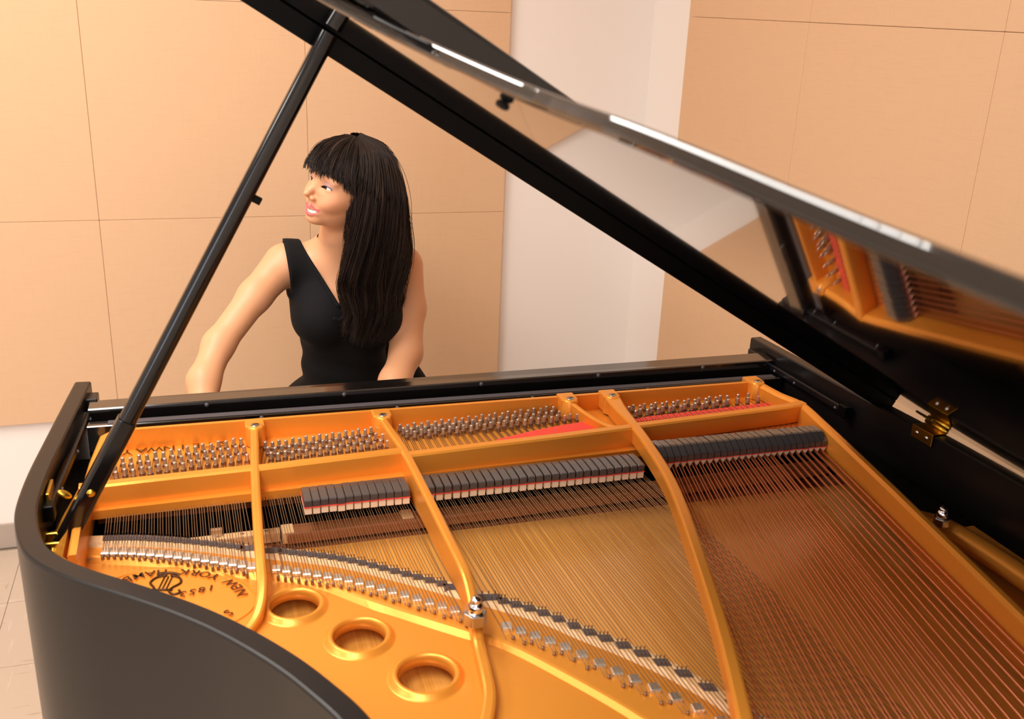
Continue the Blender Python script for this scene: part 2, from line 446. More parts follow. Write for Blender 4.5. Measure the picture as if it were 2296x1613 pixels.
# hitch web with three round holes
inn = offset(outer, 0.031)
edge_in = [(-.640, .035), (-.612, .022), (-.50, -.018), (-.394, -.066), (-.30, -.115), (-.254, -.146), (-.147, -.234), (-.099, -.262), (-.002, -.372), (.075, -.475), (.12, -.555), (.16, -.65), (.20, -.80), (.25, -.95), (.45, -1.0), (.50, -1.0)]
outl = [tuple(p) for p in inn if p[1] < .03 and (p[0] < .0 or p[1] < -1.1) and p[0] < .70]
HOLES = [(-.345, -.207, .0325), (-.274, -.294, .0335), (-.210, -.388, .0345), (-.165, -.50, .035)]
def plate_with_holes(outline, holes, z0, z1):
    bm = bmesh.new()
    def loop(pts):
        vs = [bm.verts.new((x, y, z1)) for x, y in pts]
        for i in range(len(vs)): bm.edges.new((vs[i], vs[(i + 1) % len(vs)]))
    loop(outline)
    for hx, hy, hr in holes: loop([(hx + hr * math.cos(a), hy + hr * math.sin(a)) for a in np.linspace(0, 2 * PI, 33)[:-1]])
    bmesh.ops.triangle_fill(bm, use_beauty=True, use_dissolve=False, edges=bm.edges[:])
    ex = bmesh.ops.extrude_face_region(bm, geom=bm.faces[:])
    for v in ex['geom']:
        if isinstance(v, bmesh.types.BMVert): v.co.z = z0
    bmesh.ops.recalc_face_normals(bm, faces=bm.faces[:])
    me = bpy.data.meshes.new('hitch_web'); bm.to_mesh(me); bm.free()
    me.materials.append(MATS['gold'])
    return me
web_outline = outl + [(.66, -1.16), (.5, -1.0)] + [p for p in reversed(edge_in[:-1])]
me = plate_with_holes(web_outline, HOLES[:3], ZH - .009 + Z0, ZH + Z0)
hw = obj('hitch_web', me, plate)
# raised hitch shelf
ridge = [(-.636, -.012), (-.600, -.030), (-.50, -.066), (-.40, -.118), (-.322, -.153), (-.265, -.211), (-.215, -.258), (-.147, -.318), (-.100, -.36), (-.039, -.449), (.006, -.526), (.05, -.62), (.09, -.75), (.14, -.93)]
ei = edge_in[0:14]
es = sm(ei, 5); rs = sm(ridge, 5)
V = []; F = []
for a, b in zip(es, rs):
    d = (b - a); L = np.linalg.norm(d); d = d / L
    V += [(a[0], a[1], ZH - .014), (a[0], a[1], ZH + .0055), (*(a + d * .002), ZH + .0065), (*(a + d * (L - .006)), ZH + .0065), (*(a + d * (L - .001)), ZH + .0055), (*(a + d * (L + .008)), ZH - .0005)]
n = len(es)
for i in range(n - 1):
    for q in range(5): F.append((i * 6 + q, (i + 1) * 6 + q, (i + 1) * 6 + q + 1, i * 6 + q + 1))
F += [(0, 1, 2, 3, 4, 5), tuple((n - 1) * 6 + q for q in (5, 4, 3, 2, 1, 0))]
pobj('hitch_shelf', (V, F), 'gold', plate)
ZS = ZH + .0065
# hole collars
for hx, hy, hr in HOLES[:3]:
    V, F = lathe([(hr + .004, -.011), (hr - .001, -.0095), (hr - .001, .004), (hr + .001, .0065), (hr + .0035, .007), (hr + .006, .006), (hr + .009, .002), (hr + .012, .0), (hr + .017, -.001)], 40)
    obj('hole_collar', fixn(mesh('hole_collar', V, F, 'gold', True)), plate, loc=(hx, hy, ZH + Z0))
# acorn nuts on the long bolts
def nut(loc, s=1.0, parent=plate):
    V1 = lathe([(.0, .034), (.003, .0335), (.0055, .031), (.0062, .029), (.0045, .0275), (.0065, .026), (.0085, .022), (.0088, .017), (.0080, .0155), (.0080, .0)], 20)
    o = obj('nose_bolt', mesh('nose_bolt', [(x * s, y * s, z * s) for x, y, z in V1[0]], V1[1], 'chrome', True), parent, loc=loc)
    hx = [(.0125 * s * math.cos(PI / 3 * i), .0125 * s * math.sin(PI / 3 * i)) for i in range(6)]
    obj('hex_nut', mesh('hex_nut', *prism(hx, .001 * s, .0145 * s), 'steel'), o, bevel=.0008)
nut((-.141, -.352, Z0 + .003), 1.15)
nut((.606, -.283, Z0 + .004), .95)
# outer rib along the spine
pobj('spine_rib', sweep(sm([(.610, -.22, -.02), (.628, -.27, -.012), (.636, -.34, -.010), (.640, -.45, -.010), (.648, -.65, -.012), (.66, -.9, -.014)], 5), circ(.017, 12)), 'gold', plate, smooth=True)
pobj('spine_web', prism([(.585, -.235), (.715, -.235), (.715, -1.15), (.44, -1.1), (.55, -.35)], -.047, -.034), 'gold', plate)

# ---- lettering cast into the plate
def text(body, size, ext, name, parent, m='gold_text'):
    cu = bpy.data.curves.new(name, 'FONT'); cu.body = body; cu.size = size; cu.extrude = ext; cu.align_x = 'CENTER'; cu.align_y = 'CENTER'
    cu.offset = size * 0.012; cu.resolution_u = 2
    tmp = bpy.data.objects.new('tmp', cu); COL.objects.link(tmp)
    bpy.context.view_layer.update()
    me = bpy.data.meshes.new_from_object(tmp.evaluated_get(bpy.context.evaluated_depsgraph_get()))
    bpy.data.objects.remove(tmp); bpy.data.curves.remove(cu)
    me.name = name; me.materials.clear(); me.materials.append(MATS[m])
    # relief shading painted in: dark tone on the faces, gold on the sides
    me.materials.append(MATS['gold_text_shade'])
    for p in me.polygons: p.material_index = 1 if p.normal.z > .5 else 0
    return obj(name, me, parent)
letters = 'STEINWAY'
lx = np.linspace(-.417, -.570, 8)
for ch, x in zip(letters, lx):
    o = text(ch, .026, .0016, 'letter', plate); o.location = (x, .257 - (.002 if ch in 'Y' else 0), ZW + Z0 + .0015); o.rotation_euler = (0, 0, PI)
# oval cartouche
OC = np.array((-.496, -.152)); OA, OB, OR = .108, .074, math.radians(-24)
def oval(a, fa=1.0, fb=1.0):
    p = np.array((OA * fa * math.cos(a), OB * fb * math.sin(a))); c, s = math.cos(OR), math.sin(OR)
    return OC + np.array((c * p[0] - s * p[1], s * p[0] + c * p[1]))
pobj('cartouche', sweep([(*oval(a), ZH) for a in np.linspace(0, 2 * PI, 73)[:-1]], [(-.0025, -.001), (-.001, .0018), (.001, .0018), (.0025, -.001)], closed=True), 'gold', plate)
def arc_text(body, a0, a1, fa, size):
    aa = np.linspace(a0, a1, 200); P = np.array([oval(a, fa, fa) for a in aa])
    L = np.r_[0, np.cumsum(np.linalg.norm(np.diff(P, axis=0), axis=1))]
    n = len(body)
    for i, ch in enumerate(body):
        if ch == ' ': continue
        t = L[-1] * (i + .5) / n
        p = np.array([np.interp(t, L, P[:, 0]), np.interp(t, L, P[:, 1])]); q = np.array([np.interp(t + .003, L, P[:, 0]), np.interp(t + .003, L, P[:, 1])])
        d = q - p
        o = text(ch, size, .0013, 'letter', plate)
        o.location = (p[0], p[1], ZH + Z0 + .0012); o.rotation_euler = (0, 0, math.atan2(d[1], d[0]))
arc_text('NEW YORK HAMBURG', math.radians(20), math.radians(196), .85, .0205)
arc_text('STEINWAY & SONS', math.radians(-12), math.radians(-168), .80, .02)
for i, ch in enumerate('1853'):
    o = text(ch, .019, .0012, 'letter', plate)
    p = np.array((-.448 - i * .012, -.138 - i * .002)); o.location = (p[0], p[1], ZH + Z0 + .0012); o.rotation_euler = (0, 0, PI + OR * .4)
# lyre emblem
ly = []
for s in (-1, 1):
    ly.append(sweep(sm([(s * .002, .016, 0), (s * .012, .012, 0), (s * .016, .002, 0), (s * .010, -.007, 0), (s * .008, -.014, 0), (s * .014, -.020, 0), (s * .020, -.017, 0), (s * .018, -.012, 0)], 5), circ(.0014, 6)))
for x in (-.004, 0, .004): ly.append(sweep([(x, .014, 0), (x, -.012, 0)], circ(.0008, 5)))
ly.append(sweep([(-.011, -.012, 0), (.011, -.012, 0)], circ(.0014, 6)))
ly.append(sweep(sm([(-.012, .017, 0), (0, .021, 0), (.012, .017, 0)], 4), circ(.0018, 6)))
lo = obj('lyre_emblem', fixn(mesh('lyre_emblem', *join(ly), 'gold_text_shade', True)), plate, loc=(-.507, -.112, ZH + Z0 + .001), rot=(0, 0, OR * .6))
lo.scale = (1.25, 1.25, 1)

# ================================================================== soundboard and action parts
sb_out = [tuple(p) for p in offset(outer, .034)]
sb_poly = [p for p in sb_out if p[1] < -.0]
sb_poly = [(-.65, -.0)] + sb_poly + [(.70, -.0)]
pobj('soundboard', prism(sb_poly, -.081, -.070), 'spruce', piano)
pbox('belly_rail', -.655, .70, -.004, .03, -.20, -.0685, 'mahogany', piano)
pbox('action_gap_shade', -.655, .70, .02, .285, -.205, -.19, 'black_gap', piano)  # black sheet added for the shade in the gap below the strings
pbox('pinblock', -.610, .62, .125, .283, -.06, -.02, 'mahogany', piano)
pbox('rim_gap_shade', -.660, -.624, .06, .285, -.2, -.022, 'ebony_dark', piano)  # black blocks added for the shade between plate and rim, both sides
pbox('rim_gap_shade', .652, .715, -.24, .285, -.2, -.034, 'ebony_dark', piano)
# damper guide rail (brown) and light treble rail
gr = pobj('damper_guide_rail', sweep([(-.336, .012, -.052), (.0, .014, -.052), (.62, .03, -.050)], rrect(.030, .018, .002, 2)), 'mahogany', piano)
for i in range(2): obj('end_block', mesh('end_block', *box(-.009, .009, -.015, .012, -.010, .009), 'maple'), gr, loc=((-.334, -.150)[i], (.014, .018)[i], Z0 - .050), bevel=.001)
tr = pobj('treble_rail', sweep([(-.62, .026, -.060), (-.345, .026, -.058)], rrect(.016, .018, .002, 2)), 'maple', piano)
for i in range(4): obj('rail_clip', mesh('rail_clip', *box(-.003, .003, -.0015, .0015, -.001, .001), 'coil'), tr, loc=(-.47 + i * .035, .026, Z0 - .050))
obj('felt_tab', mesh('felt_tab', *box(-.008, .008, -.004, .004, -.006, .006), 'silver'), tr, loc=(-.437, .03, Z0 - .045))

# ---- dampers
def damper(prof, wd, name):
    """prof of (y, z) in the side view"""
    n = len(prof)
    V = [(-wd / 2, y, z) for y, z in prof] + [(wd / 2, y, z) for y, z in prof]
    F = [tuple(range(n)), tuple(range(n, 2 * n))[::-1]] + [(i, (i + 1) % n, n + (i + 1) % n, n + i) for i in range(n)]
    return fixn(mesh(name, V, F, 'damper_black'))
PT = 0.0128
d_ten = damper([(0, 0), (0, .0105), (.001, .0115), (.030, .0125), (.046, .011), (.053, .006), (.054, 0)], .0114, 'damper_head')
d_bas = damper([(0, 0), (0, .009), (.001, .0105), (.018, .021), (.022, .0222), (.046, .0205), (.054, .016), (.055, 0)], .0109, 'damper_head')
def feltmesh(w1, h):
    return mesh('damper_felt', *join([box(-w1 / 2, w1 / 2, .001, .024, -h, -.0022), box(-w1 / 2, w1 / 2, .030, .053, -h, -.0022)]), 'white_felt')
f_ten = feltmesh(.0104, .0125)
def wedge():
    V = []; F = []
    for y0, y1 in ((.001, .024), (.030, .053)):
        b = len(V)
        V += [(-.0056, y0, -.002), (.0056, y0, -.002), (0, y0, -.0125), (-.0056, y1, -.002), (.0056, y1, -.002), (0, y1, -.0125)]
        F += [(b, b + 1, b + 2), (b + 3, b + 5, b + 4), (b, b + 3, b + 4, b + 1), (b + 1, b + 4, b + 5, b + 2), (b, b + 2, b + 5, b + 3)]
    return fixn(mesh('damper_felt', V, F, 'white_felt'))
f_bas = wedge()
r_me = mesh('red_felt_strip', *box(-.0060, .0060, -.0006, .0545, -.0016, 0), 'red_felt')
NOTE_X = {}
for n in range(1, 27): NOTE_X[n] = .598 - (n - 1) * (.598 - .286) / 25
for n in range(27, 54): NOTE_X[n] = .240 - (n - 27) * (.240 + .116) / 26
for n in range(54, 72): NOTE_X[n] = -.155 - (n - 54) * (.2110) / 17
for n in range(72, 89): NOTE_X[n] = -.398 - (n - 72) * (.188) / 16
for n in range(1, 67):
    bas = n <= 26
    x = NOTE_X[n]
    zb = .005 if bas else -.0005
    yb = (.006 + .014 * (26 - n) / 25 * 0 if bas else -.004)
    o = obj('damper', d_bas if bas else d_ten, piano, loc=(x, yb + random.uniform(-.0006, .0006), zb + Z0 + random.uniform(-.0005, .0005)), bevel=(None if bas else .0006), seg=1)
    obj('red_felt_strip', r_me, o); obj('damper_felt', f_bas if bas else f_ten, o)

# ---- long bridge
BR = [(-.625, .016), (-.602, .012), (-.551, .002), (-.489, -.020), (-.428, -.048), (-.392, -.066), (-.368, -.076), (-.273, -.122), (-.196, -.180), (-.143, -.224), (-.102, -.260), (-.042, -.312), (.0, -.364), (.041, -.412), (.078, -.464), (.110, -.525), (.15, -.62), (.20, -.74), (.26, -.86), (.33, -.95)]
brs = sm(BR, 6)
bridge = pobj('long_bridge', sweep([(p[0], p[1], -.023) for p in brs], [(-.015, -.0475), (-.015, -.006), (-.009, 0), (.009, 0), (.015, -.006), (.015, -.0475)]), 'maple', piano)
acc = [0]
for a, b in zip(brs[:-1], brs[1:]): acc.append(acc[-1] + float(np.linalg.norm(b - a)))
def on_bridge(s):
    return np.array([np.interp(s, acc, [p[0] for p in brs]), np.interp(s, acc, [p[1] for p in brs])])
def bridge_dir(s):
    d = on_bridge(s + .004) - on_bridge(s - .004); return d / np.linalg.norm(d)
# where each note crosses the bridge: solve by x with a growing fan
def bridge_s_for(n):
    x = NOTE_X[n]
    fan = np.interp(n, [27, 35, 45, 53, 60, 71, 88], [.075, .050, .026, .020, .010, .004, 0])
    xs = [p[0] for p in brs]
    return float(np.interp(x + fan, xs, acc))
BS = {n: bridge_s_for(n) for n in range(27, 89)}
# black graphite tops, one per unison, stepped
cap_parts = []; pin_parts = []
for n in range(27, 89):
    s = BS[n]; p = on_bridge(s); d = bridge_dir(s)
    ds = (abs(BS[max(n - 1, 27)] - BS[min(n + 1, 88)]) / (2 if 27 < n < 88 else 1)) * .5
    st = np.array((0.0, 1.0)); hw_ = .0068
    skew = .9 if d[1] < 0 else .9
    ex = np.array((abs(ds * d[0]) + .0002, -.15 * ds))      # unison row nearly square to the strings
    q = [p - ex - st * hw_, p + ex - st * hw_, p + ex + st * hw_, p - ex + st * hw_]
    pobj('bridge_notch', prism([tuple(v) for v in q], -.026, -.0215), 'graphite', bridge)
    for sgn in (-1, 1):
        for t3 in (-.6, 0, .6):
            c = p + ex * t3 + st * hw_ * .95 * sgn
            pin_parts.append(prism([(c[0] + .0009 * math.cos(a), c[1] + .0009 * math.sin(a)) for a in (0, 2.1, 4.2)], -.022, -.0165))
bp = pobj('bridge_pins', join(pin_parts), 'coil', bridge, kind='stuff')
# felt band and aliquot bars behind the bridge
band = [p + np.array((0, 0)) for p in brs]
nb = offset(brs, -.033)
pobj('string_braid', sweep([(p[0], p[1], -.0355) for p in nb[2:]], rrect(.020, .010, .003, 2)), 'brown_felt', piano)

# ================================================================== strings, pins
def pin_pos(n, j):
    """tuning pin of string j (0..2) of note n"""
    if n >= 72: f = (n - 72) / 16; x = -.385 - f * .198; y0, y1 = .175 - .020 * f, .246 - .044 * f; c = 3
    elif n >= 54: f = (n - 54) / 17; x = -.153 - f * .194; y0, y1 = .180 - .012 * f, .243 - .024 * f; c = 3
    elif n >= 27: f = (n - 27) / 26; x = .222 - f * .335; y0, y1 = .220 - .014 * f, .272 - .030 * f; c = 3
    else:
        f = (n - 1) / 25; x = .622 - f * .298; y0, y1 = .226 - .014 * f, .256 - .016 * f; c = 2 if n > 8 else 1
    zz = .0055 * (n % 2)
    if c == 3: y = y0 + (y1 - y0 - .006) * j / 2 + zz; x += .003 * (1 - j)
    elif c == 2: y = y0 + (y1 - y0) * .75 * j + zz; x += .0025 * (1 - 2 * j)
    else: y = y0 + (y1 - y0) * (.15 if n % 2 else .8)
    return x, y
pv, pf = lathe([(0, .0175), (.0024, .0175), (.0031, .0167), (.0033, .0072), (.0043, .0068), (.0045, .0018), (.0034, .0015), (.0034, -.004), (0, -.004)], 8)
pm_ = mesh('tuning_pin', pv, pf, None, False, ['pin_steel', 'coil'], [1 if (i % 8) in (3, 4, 5) else 0 for i in range(len(pf))])
ZSTR = -.0130
hitch_pts = []
def bar_y(x):
    for b in BARS:
        if b[0][0] <= x <= b[-1][0]: return float(np.interp(x, [q[0] for q in b], [q[1] for q in b]))
    return .12
def string_obj(pts, r, m):
    V, F = sweep(pts, circ(r, 5), up=(.03, .02, 1))
    me = mesh('string', up3(V), F, m, True)
    obj('string', me, piano)
for n in range(88, 0, -1):
    cnt = 3 if n >= 27 else (2 if n > 8 else 1)
    for j in range(cnt):
        px, py = pin_pos(n, j)
        obj('tuning_pin', pm_, piano, loc=(px, py, ZW + Z0), rot=(random.uniform(-.03, .03), random.uniform(-.03, .03), random.uniform(0, .7)))
        if n >= 27:
            x = NOTE_X[n] + (1 - j) * .0034
            by = bar_y(x)
            s = BS[n]; d = bridge_dir(s); p = on_bridge(s); wsp = abs(BS[max(n - 1, 27)] - BS[min(n + 1, 88)]) / (2 if 27 < n < 88 else 1)
            ex = abs(d[0]) * wsp * .3
            bx, byy = p[0] + (1 - j) * ex, p[1] - .15 * (1 - j) * ex
            dirv = np.array((bx - x, byy - by)); dirv /= np.linalg.norm(dirv)
            L = np.interp(n, [27, 45, 54, 72, 88], [.13, .105, .085, .062, .045])
            hx, hy = bx + dirv[0] * L, byy + dirv[1] * L
            pts = [(px - .004, py, .0), (x, by + .012, -.004), (x, by, ZSTR), (bx, byy + .006, -.0205), (bx, byy - .006, -.0205), (bx + dirv[0] * L * .72, byy + dirv[1] * L * .72, ZS + .0065), (hx, hy, ZS + .002)]
            string_obj(pts, .00055 if n > 40 else .0006, 'string_steel')
            hitch_pts.append((n, j, hx, hy, dirv))
        else:
            f = (n - 1) / 25
            x = NOTE_X[n] + ((.0026 * (1 - 2 * j)) if cnt == 2 else 0)
            sl = .178 + f * (.285 - .178)
            xd = x; by = bar_y(min(x, .63)); x = xd + sl * (by - .03)
            rad = np.interp(n, [1, 8, 9, 26], [.0024, .0018, .0016, .0010])
            e = (x - sl * (by + 1.03), -1.03, .004)
            string_obj([(px - .003, py, .0), (x + .004, by + .03, .004), (x, by, -.004)], .0007, 'string_steel')
            string_obj([(x - sl * .01, by - .01, -.004), (x - sl * .5, by - .5, 0), e], rad, 'string_copper')
# bass bridge beyond the frame
pobj('bass_bridge', sweep([(.47, -1.0, -.03), (.25, -1.02, -.03), (.0, -1.03, -.03)], rrect(.03, .066, .004, 2)), 'maple', piano)
# aliquots and hitch pins
hp_v, hp_f = lathe([(0, .0055), (.0018, .0055), (.0022, .0045), (.0022, -.004)], 7)
hp_me = mesh('hitch_pin', hp_v, hp_f, 'coil', True)
al = {}
for n, j, hx, hy, dv in hitch_pts:
    if (n * 3 + j) % 2 == 0:
        obj('hitch_pin', hp_me, piano, loc=(hx, hy, ZS + Z0), rot=(.35, 0, 0))
for n in range(27, 89):
    h = [t for t in hitch_pts if t[0] == n]
    if n in (53, 54, 71, 72): pass
    c = np.mean([(t[2], t[3]) for t in h], axis=0) - h[1][4] * np.interp(n, [27, 54, 72, 88], [.030, .024, .018, .0125])
    wdt = abs(h[0][2] - h[2][2]) * 1.5 + .0003
    nxt = np.array((h[0][2] - h[2][2], h[0][3] - h[2][3]))
    ang = math.atan2(nxt[1], nxt[0])
    w2 = (.0122 if n >= 54 else .0136); dp = (.0085 if n >= 72 else .0072)
    o = obj('duplex_bar', mesh('duplex_bar', *box(-w2 / 2, w2 / 2, -dp, dp, -.001, .0056), 'silver'), piano, loc=(c[0], c[1], ZS + Z0), rot=(0, 0, ang), bevel=.0012, seg=1)
# red felt strips under the strings by the bars
V, F = prism([(.320, .184), (.337, .186), (.478, .191), (.622, .203), (.636, .219), (.491, .212), (.347, .204), (.320, .198)], -.004, .0015)
pobj('red_felt_bar', (V, F), 'red_felt', plate)
V, F = prism([(.03, .150), (.11, .158), (.23, .172), (.236, .209), (.18, .202), (.12, .190), (.08, .178), (.04, .166)], -.004, .0012)
pobj('red_felt_bar', (V, F), 'red_felt', plate)

# ================================================================== lid
TH = math.radians(31.0)
LH = Vector((.76, 0, .067 + Z0)); LD = Vector((-math.cos(TH), 0, math.sin(TH))); LN = Vector((math.sin(TH), 0, math.cos(TH)))
def lidp(s, y, h): return LH + LD * s + Vector((0, y, 0)) + LN * h
def lid_prism(name, pts, h0, h1, m, parent, bevel=.004, mb=None, seg=3):
    n = len(pts)
    V = [lidp(s, y, h0) for s, y in pts] + [lidp(s, y, h1) for s, y in pts]
    F = [tuple(range(n)), tuple(range(n, 2 * n))[::-1]] + [(i, (i + 1) % n, n + (i + 1) % n, n + i) for i in range(n)]
    me = fixn(mesh(name, V, F, m))
    return obj(name, me, parent, bevel=bevel, seg=seg)
L_OUT = [(1.468, .05), (1.466, -.03), (1.452, -.11), (1.415, -.185), (1.36, -.255), (1.31, -.315), (1.257, -.391), (1.228, -.446), (1.201, -.502), (1.168, -.609), (1.145, -.71), (1.132, -.83), (1.120, -.90), (1.106, -.96), (1.096, -1.01), (1.088, -1.065), (1.08, -1.12), (1.05, -1.195), (.98, -1.245), (.86, -1.265)]
lo_s = [tuple(p) for p in sm(L_OUT, 5)]
lid_poly = lo_s + [(.4, -1.27), (.12, -1.255), (.03, -1.2), (-.008, -1.1), (-.008, .05)]
lid = lid_prism('lid', lid_poly, 0, .0125, 'ebony_gloss', piano, bevel=.0035, seg=4)
lid['label'] = 'raised glossy black lid'
lid_prism('lid_batten', [(.004, .03), (.004, .05), (1.44, .05), (1.44, .03)], -.028, .0, 'ebony_dark', lid, bevel=.002)
lid_prism('lid_flap', [(-.002, -.45), (1.30, -.45), (1.38, -.33), (1.455, -.2), (1.47, .03), (-.002, .03)], .0135, .050, 'ebony_satin', lid, bevel=.005)
lid_prism('lid_bumper', [(1.126, -.611), (1.136, -.611), (1.136, -.623), (1.126, -.623)], -.006, 0, 'black_gap', lid, bevel=.003)
# long hinges
def hinge(yc, parent, half=.026):
    h = bpy.data.objects.new('lid_hinge', None)
    xr = float(np.interp(yc, [-1.0, -.5, -.25, 0], [.772, .77, .766, .754]))
    V1 = box(xr - .030, xr - .001, yc - half, yc + half, .0602, .0622)
    V2 = box(xr - .0305, xr - .0285, yc - half, yc + half, .040, .0622)
    hb = pobj('lid_hinge', join([V1, V2]), 'brass', parent, bevel=.001, seg=1)
    n = 5
    P = [lidp(.002, yc - half * .95, -.002), lidp(.042, yc - half * .8, -.002), lidp(.042, yc + half * .8, -.002), lidp(.002, yc + half * .95, -.002)]
    Q = [p + LN * .002 for p in P]
    obj('lid_leaf', fixn(mesh('lid_leaf', P + Q, BOXF, 'brass')), hb, bevel=.0008, seg=1)
    kn = sweep([(xr - .002, yc - half, .0655), (xr - .002, yc + half, .0655)], circ(.0038, 10))
    obj('knuckle', fixn(mesh('knuckle', up3(kn[0]), kn[1], 'brass', True)), hb)
    for dy in (-.012, .012):
        V, F = lathe([(0, .002), (.003, .0015), (.0042, 0)], 10)
        obj('hinge_screw', mesh('hinge_screw', V, F, 'steel', True), hb, loc=(xr - .0306, yc + dy, .051 + Z0), rot=(0, -PI / 2, 0))
hinge(-.078, piano); hinge(-.80, piano)

# ---- prop stick
base = np.array((-.640, -.035, -.004)); top = np.array(lidp(1.185, .0, -.002)) - np.array((0, 0, Z0))
ax = top - base; Lp = float(np.linalg.norm(ax)); ax /= Lp
def pr_pt(t): return base + ax * (Lp * t)
prop = pobj('prop_stick', sweep([pr_pt(.02), pr_pt(.5), pr_pt(.997)], rrect(.023, .024, .007, 3), up=(0, 1, 0)), 'ebony_satin', piano, smooth=True)
prop.data.set_sharp_from_angle(angle=math.radians(60))
pobj('prop_sleeve', sweep([pr_pt(.0), pr_pt(.26)], rrect(.026, .028, .006, 3), up=(0, 1, 0)), 'ebony_satin', prop, bevel=.001)
sd = -np.cross(ax, (0, 1, 0)); sd /= np.linalg.norm(sd)
pobj('prop_peg', sweep([pr_pt(.70), pr_pt(.70) + sd * .022], rrect(.010, .010, .002, 2), up=(0, 1, 0)), 'ebony_dark', prop)
q = pr_pt(.12)
V, F = lathe([(0, .003), (.004, .0025), (.006, 0)], 12)
obj('prop_screw', mesh('prop_screw', V, F, 'brass', True), prop, loc=(q[0], q[1] - .0135, q[2] + Z0), rot=(PI / 2, 0, 0))
# prop foot hardware
br = pobj('prop_bracket', join([box(-.662, -.655, -.06, .03, -.03, -.012), box(-.660, -.630, -.050, -.046, -.034, .012), box(-.660, -.630, -.022, -.018, -.034, .012)]), 'brass', piano, bevel=.001, seg=1)
kn = sweep([(-.648, -.056, .0), (-.648, -.012, .0)], circ(.005, 10))
obj('pivot_pin', fixn(mesh('pivot_pin', up3(kn[0]), kn[1], 'brass', True)), br)
V, F = lathe([(0, .004), (.008, .003), (.011, .001), (.011, -.001), (0, -.002)], 16)
th = obj('thumb_latch', mesh('thumb_latch', V, F, 'brass', True), br, loc=(-.640, .045, .036 + Z0), rot=(.5, .6, 0)); th.scale = (1, .55, 1)
obj('latch_plate', mesh('latch_plate', *box(-.0025, .0025, -.024, .024, -.006, .010), 'brass'), br, loc=(-.659, .05, .038 + Z0), bevel=.001)

# ================================================================== BENCH
bench = thing('piano_bench', 'black piano bench under the seated woman', 'bench', (-.12, 1.03, 0))
bench_seat = obj('seat', mesh('seat', *box(-.36, .36, -.17, .17, .43, .482), 'ebony_dark'), bench, bevel=.012, seg=3)
obj('seat_frame', mesh('seat_frame', *box(-.37, .37, -.18, .18, .37, .429), 'ebony'), bench, bevel=.003)
for bx_ in (-.33, .33):
    for by_ in (-.145, .145):
        V, F = prism([(-.025, -.025), (.025, -.025), (.025, .025), (-.025, .025)], 0, .37)
        V = [(x * (.7 if z == 0 else 1), y * (.7 if z == 0 else 1), z) for x, y, z in V]
        obj('leg', mesh('leg', V, F, 'ebony'), bench, loc=(bx_, by_, 0), bevel=.002)

# ================================================================== PERSON
def surface_nets(D, org, h):
    S = D < 0
    n = D.shape
    c = [S[i:n[0] - 1 + i, j:n[1] - 1 + j, k:n[2] - 1 + k] for i in (0, 1) for j in (0, 1) for k in (0, 1)]
    cnt = sum(x.astype(np.int8) for x in c)
    I = np.argwhere((cnt > 0) & (cnt < 8))
    idm = -np.ones((n[0] - 1, n[1] - 1, n[2] - 1), np.int32)
    idm[I[:, 0], I[:, 1], I[:, 2]] = np.arange(len(I))
    cv = {}
    for i in (0, 1):
        for j in (0, 1):
            for k in (0, 1): cv[i, j, k] = D[I[:, 0] + i, I[:, 1] + j, I[:, 2] + k]
    acc = np.zeros((len(I), 3)); num = np.zeros(len(I))
    for a in cv:
        for ax_ in range(3):
            if a[ax_] == 0:
                b = list(a); b[ax_] = 1; b = tuple(b)
                va, vb = cv[a], cv[b]; m = (va < 0) != (vb < 0)
                t = np.where(m, va / np.where(m, va - vb, 1), 0)
                p = np.tile(np.array(a, float), (len(I), 1)); p[:, ax_] += t
                acc += p * m[:, None]; num += m
    V = (I + acc / num[:, None]) * h + org
    F = []
    for ax_ in range(3):
        o1, o2 = [(1, 2), (2, 0), (0, 1)][ax_]
        sa = [slice(None)] * 3; sb = [slice(None)] * 3
        sa[ax_] = slice(0, -1); sb[ax_] = slice(1, None)
        A, B = S[tuple(sa)], S[tuple(sb)]
        E = np.argwhere(A != B)
        ok = (E[:, o1] > 0) & (E[:, o2] > 0) & (E[:, o1] < n[o1] - 1) & (E[:, o2] < n[o2] - 1)
        E = E[ok]
        def cell(d1, d2):
            q = E.copy(); q[:, o1] -= d1; q[:, o2] -= d2
            return idm[q[:, 0], q[:, 1], q[:, 2]]
        Q = np.stack([cell(1, 1), cell(0, 1), cell(0, 0), cell(1, 0)], 1)
        ins = A[E[:, 0], E[:, 1], E[:, 2]]
        Q[~ins] = Q[~ins][:, ::-1]
        F.append(Q)
    return V, np.concatenate(F)
def np_mesh(name, V, F, smooth=True):
    me = bpy.data.meshes.new(name)
    me.vertices.add(len(V)); me.vertices.foreach_set('co', np.asarray(V, np.float32).ravel())
    me.loops.add(F.size); me.loops.foreach_set('vertex_index', F.astype(np.int32).ravel())
    me.polygons.add(len(F)); me.polygons.foreach_set('loop_start', np.arange(0, F.size, F.shape[1], dtype=np.int32))
    me.update(calc_edges=True)
    if smooth: me.polygons.foreach_set('use_smooth', [True] * len(F))
    return me

